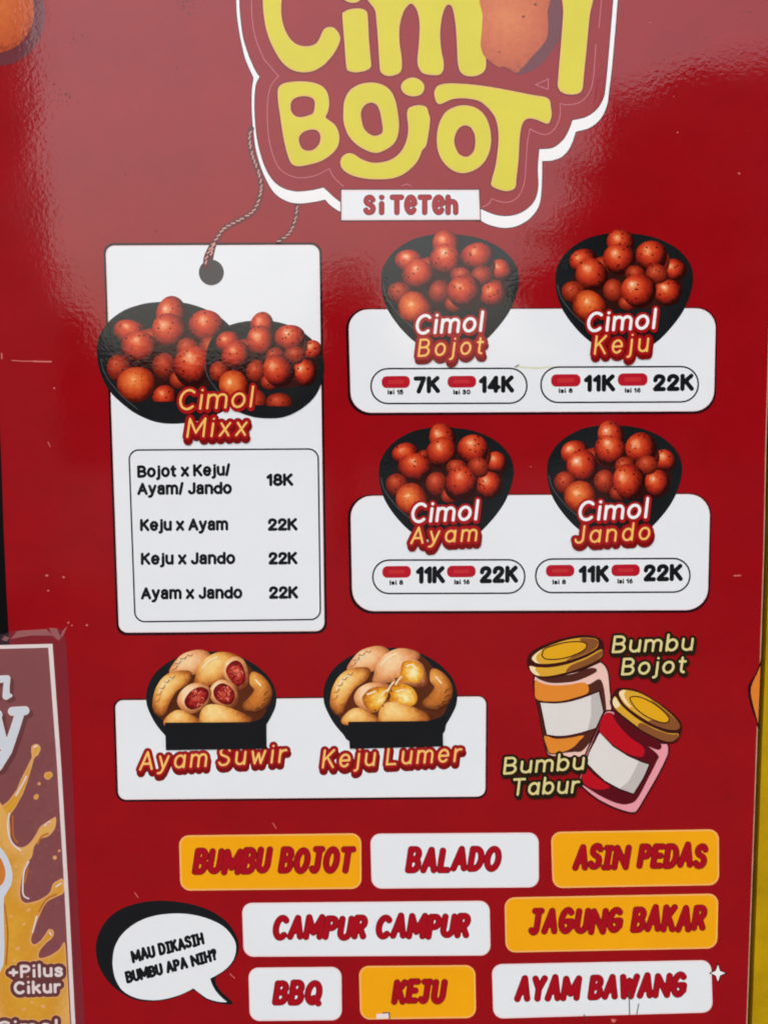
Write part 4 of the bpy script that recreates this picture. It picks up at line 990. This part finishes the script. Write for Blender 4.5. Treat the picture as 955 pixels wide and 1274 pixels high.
spk = [[(68, 483, .6)], [(59, 716, 1.1)], [(79, 718, .9)], [(60, 735, .8)], [(85, 775, .8)], [(90, 778, .6)], [(108, 778, 1.0)], [(763, 1270, 2.0)], [(919, 216, .8)], [(842, 165, .5)]]
for _ in range(5):
    spk.append([(rs.uniform(20, 930), rs.uniform(20, 1260), rs.uniform(.05, .35))])
spk = [[p[0], (p[0][0] + rs.uniform(-1, 1), p[0][1] + rs.uniform(-.6, .6), p[0][2])] for p in spk]
tag(lettering('worn_specks', spk, 0.2, SPK, board, 1.5, 0.35), kind='stuff')
DIRT = ink('grime streak', (70, 22, 26), 0.2, 0.4)
gs = []
for _ in range(60):
    x, y = rs.uniform(20, 930), rs.uniform(10, 1260)
    gs.append([(x, y, rs.uniform(0, .35)), (x + rs.uniform(-1.5, 1.5), y + rs.uniform(0, 3), 0)])
for cx, cy, n_ in ((80, 118, 26), (232, 8, 22), (90, 45, 8), (930, 12, 6)):
    for _ in range(n_):
        x, y = rs.gauss(cx, 8), rs.gauss(cy, 7)
        gs.append([(x, y, rs.uniform(0, .5)), (x + rs.uniform(-1, 1), y + rs.uniform(0, 1.5), 0)])
tag(lettering('grime_marks', gs, 0.3, DIRT, board, 1.5, 0.35), kind='stuff')
for ln in ([(782, 1233), (782.6, 1262)], [(794, 1249), (791.6, 1262)], [(726, 1262.6), (730, 1268)], [(640.5, 456.5), (645, 454)]):
    lettering('pen_mark', [ln], 0.6, GREY, board, 5, 0.3)
lettering('tag_smear', [[(642, 456.5, .3), (668, 458, .9), (690, 456, 0)]], 0.6, ink('yellowed smear', (222, 222, 196), 0.05), board, 3, 0.4)

# ------------------------------------------------------------------ poster in its plastic sleeve
post = empty('drink_poster', tuple(P([(40, 1290)], 4)[0]))
tag(post, 'maroon snack poster with splashing orange sauce in a clear plastic sleeve, at the lower left', 'poster')
class Off:      # parts are laid out in world coordinates
    pass
off = Matrix.Translation(post.location).inverted()
def onto(o):
    o.data.transform(off); return o
MAR = ink('hazed poster maroon print', (158, 86, 83), 0.08, 0.25)  # sky haze off the film is mixed into this base colour
PW = ink('poster white print', (255, 240, 236), 0.01, 0.25); PB = ink('poster pale blue print', (232, 240, 248), 0.02, 0.25)
SAUCE = food_print('printed sauce splash', [(0.05, (255, 214, 130)), (0.3, (246, 186, 50)), (0.6, (238, 168, 36)), (0.95, (250, 192, 100))], noise=0.3, lu=0.2, lv=0.0, edge_w=1.0)
MARD = ink('poster dark maroon print', (112, 56, 54), 0.06, 0.25); ORE = ink('sauce edge print', (255, 186, 116), 0.05, 0.25)
PE = [(-160, 806.5), (65.6, 801), (76.6, 955), (85, 1100), (94, 1274), (97, 1330), (-160, 1330)]
onto(poly('poster_sheet', PE, PW, post, 4))
onto(poly('poster_print', [(-160, 811.4), (60.4, 805.8), (71.4, 955), (80, 1100), (89, 1274), (92, 1330), (-160, 1330)], MAR, post, 5))
v = Z(0, 790, 899 / 120)
big = [v((-60, 420, 40), (70, 405, 30), (62, 480, 30), (60, 570, 34), (100, 565, 18)), v((-120, 560, 40), (-60, 560, 40)),
       v((118, 712, 42), (235, 705, 42)), v((190, 720, 44), (140, 880, 44), (70, 1080, 46), (-30, 1215, 60)), v((-40, 745, 50), (-25, 745, 50)), v((-40, 760, 55), (40, 1040, 44))]
onto(field_mesh('poster_shadow', stroke_field(shift(big, 4.5, 4), 0.2, 0.6), 0.6, MARD, post, 6))
onto(field_mesh('poster_lettering', stroke_field(big, 0.0, 0.6), 0.6, PW, post, 7))
onto(field_mesh('poster_lettering', stroke_field(big, -0.9, 0.6), 0.6, PB, post, 7.6))
splash = [(-12, 1003), (8, 1008), (13, 1028), (13.5, 1044), (19, 1052), (29, 1054), (38, 1048), (45, 1038), (50, 1029), (58, 1023), (66, 1018), (70, 1017), (69, 1030), (61, 1040), (51, 1044), (43, 1053), (40, 1066), (32, 1077), (27, 1095), (25.5, 1114), (31, 1123), (45, 1121), (57, 1115), (63, 1109), (66, 1100), (73, 1095), (79, 1094), (80, 1110), (70, 1116), (58, 1123), (50, 1138), (44, 1153), (39, 1169), (43, 1175), (51, 1170), (57, 1162), (61, 1156), (67, 1158), (66, 1166), (56, 1175), (49, 1185), (50, 1192), (62, 1189), (74, 1181), (80, 1172), (82, 1180), (83.6, 1205), (86, 1245), (88, 1285), (88, 1300), (60, 1305), (-12, 1305), (-14, 1150)]
f1 = outline_field([spline(splash, 4)], 0.7, 0, 6)
arm = [(45, 931.5, 6), (44, 936, 5), (41.4, 943, 1.6), (36, 957, 3.0), (30, 972, 4.4), (25, 985, 4.6), (15, 1001, 6), (6, 1010, 8), (-5, 1020, 10)]
drops = [[(60, 965, 5), (62, 964, 4)], [(49, 975, 2)], [(45, 992, 3), (46, 990.5, 2.6)], [(68.5, 1067, 2.6)], [(74, 1058.6, 1.6)]]
s_ = onto(field_mesh('sauce_splash', (f1[0], f1[1], f1[2]), 0.7, ORE, post, 8))
onto(field_mesh('sauce_arm', stroke_field([arm] + drops, 0.0, 0.6), 0.6, ORE, post, 7.8))
onto(field_mesh('sauce_splash', (f1[0] + 1.6, f1[1], f1[2]), 0.7, SAUCE, post, 8.5, art=True))
onto(field_mesh('sauce_arm', stroke_field([arm] + drops, -1.2, 0.6), 0.6, SAUCE, post, 8.4, art=True))
cup = [(-14, 1052), (0, 1054), (10, 1068), (15.5, 1085), (14.5, 1100), (8, 1112), (5, 1125), (4.5, 1200), (-14, 1200)]
onto(shape('cup_picture', cup, PB, post, 9))
onto(shape('cup_drink', [(-14, 1062), (-2, 1064), (5, 1076), (7, 1090), (1, 1102), (-14, 1106)], JORANGE, post, 9.6))
t1 = text_lines('+Pîlus', (11.4, 1217.4), (79, 1215.2), 16.5, 1.75, 0, .34); t2 = text_lines('Cîkur', (17.6, 1237.4), (75.6, 1235.6), 16.5, 1.75, 0, .34)
t3 = text_lines('Cîmol', (-3, 1287), (73, 1285), 17, 1.8, 0, .34)
for tt in (t1 + t2, t3):
    onto(field_mesh('badge_edge', stroke_field(tt, 7.2, 0.7), 0.7, ORE, post, 9.2))
    onto(field_mesh('topping_badge', stroke_field(tt, 6.2, 0.7), 0.7, MARD, post, 9.8))
    onto(field_mesh('badge_lettering', stroke_field(tt, 1.75, 0.4), 0.4, PW, post, 10.4))
bo = [(-160, 806.5), (65.6, 801), (76.6, 955), (85, 1100), (94, 1274), (97, 1330)]
bi = [(92, 1330), (89, 1274), (80, 1100), (71.4, 955), (60.4, 805.8), (-160, 811.4)]
onto(poly('poster_border', bo + bi, PW, post, 9.9))
shine = [[(43, 929.5), (46, 928)], [(33, 966), (28, 976), (20, 990)], [(12, 1012), (10, 1030), (15, 1048), (26, 1058)], [(56, 1027), (62, 1022)], [(36, 1072), (30, 1086), (29, 1112), (36, 1118)], [(70, 1103), (76, 1099)], [(62, 1160), (64, 1163)], [(46, 1140), (41, 1160)]]
onto(lettering('sauce_shine', [O(l, 4) for l in shine], 1.0, PW, post, 8.9, 0.4))
dk = [[(16, 1015), (17, 1040), (22, 1048)], [(60, 1037), (52, 1041), (47, 1050)], [(35, 1080), (31, 1098)], [(70, 1113), (58, 1119), (49, 1134)], [(6, 1125), (10, 1160), (8, 1200)]]
onto(lettering('sauce_shade', [O(l, 4) for l in dk], 1.1, ink('sauce deep print', (206, 120, 24), 0.05, 0.25), post, 8.8, 0.4))
blobs = [(28, 1062, 3), (20, 1078, 2), (36, 1132, 3), (30, 1150, 2), (22, 1180, 3), (54, 1252, 3), (40, 1247, 2), (30, 1256, 2.4), (14, 1140, 2), (18, 1215 - 20, 2), (66, 1205, 1.6), (62, 1018 + 8, 3.4)]
for x, y, r in blobs:
    onto(disc('sauce_bubble', x, y, r, r * .7, ORE, post, 8.9, rot=random.uniform(0, 3)))
# sleeve: clear film, a little wavy, with a crumpled fold at its top corner
fm, nt, bs = new_mat('clear plastic sleeve')
bs.inputs['Base Color'].default_value = (0.16, 0.08, 0.11, 1)
bs.inputs['Alpha'].default_value = 0.13
add_gloss(nt, bs, 0.12, 0.35, 2.0)
tm, nt, bs = new_mat('tape crinkle highlight')
bs.inputs['Base Color'].default_value = (0.72, 0.34, 0.33, 1)  # red-pink base colour paints the highlight on the crinkled film
bs.inputs['Alpha'].default_value = 0.30
add_gloss(nt, bs, 0.2, 0.7, 3.0)
SL = [(-160, 792), (5, 789), (16, 785), (60, 782.5), (78, 783), (83, 800), (88, 900), (96, 1100), (106, 1274), (109, 1330), (-160, 1330)]
film_pts = P(SL, 13).tolist()
film = prism('plastic_sleeve', film_pts, 0.0005, fm, post); onto(film)
for pts, ly in (([(14, 795), (22, 785), (58, 782.6), (66, 791), (40, 790.5)], 14), ([(61, 781), (71, 782), (75, 791), (73, 797), (66, 791)], 14.5), ([(73, 797), (78, 785), (84, 779), (80, 789)], 14), ([(2, 796), (6, 791), (12, 793), (9, 798)], 14)):
    onto(poly('sleeve_fold', pts, tm, post, ly))

# ------------------------------------------------------------------ yellow panel beside the board
ym = simple('weathered yellow paint', (0.47, 0.285, 0.001), 0.6, 0.22, 12.0, 0.0004)
yl = [(972, -60), (967, 300), (959.4, 560), (957, 680), (951.6, 820), (947.4, 920), (944, 1020), (934.8, 1274), (932.6, 1330)]
yp = P(yl, plane=0.004).tolist()
far = [(p[0] + 0.35, p[1], p[2]) for p in yp[::-1]]
ym.node_tree.nodes['Principled BSDF'].inputs['Specular IOR Level'].default_value = 0.15
yo = prism('yellow_panel', yp + far, 0.014, ym)
yo.data.transform(Matrix.Translation(Vector(yp[-1])).inverted()); yo.location = yp[-1]
tag(yo, 'weathered yellow panel standing beside the right edge of the red menu board', 'panel')
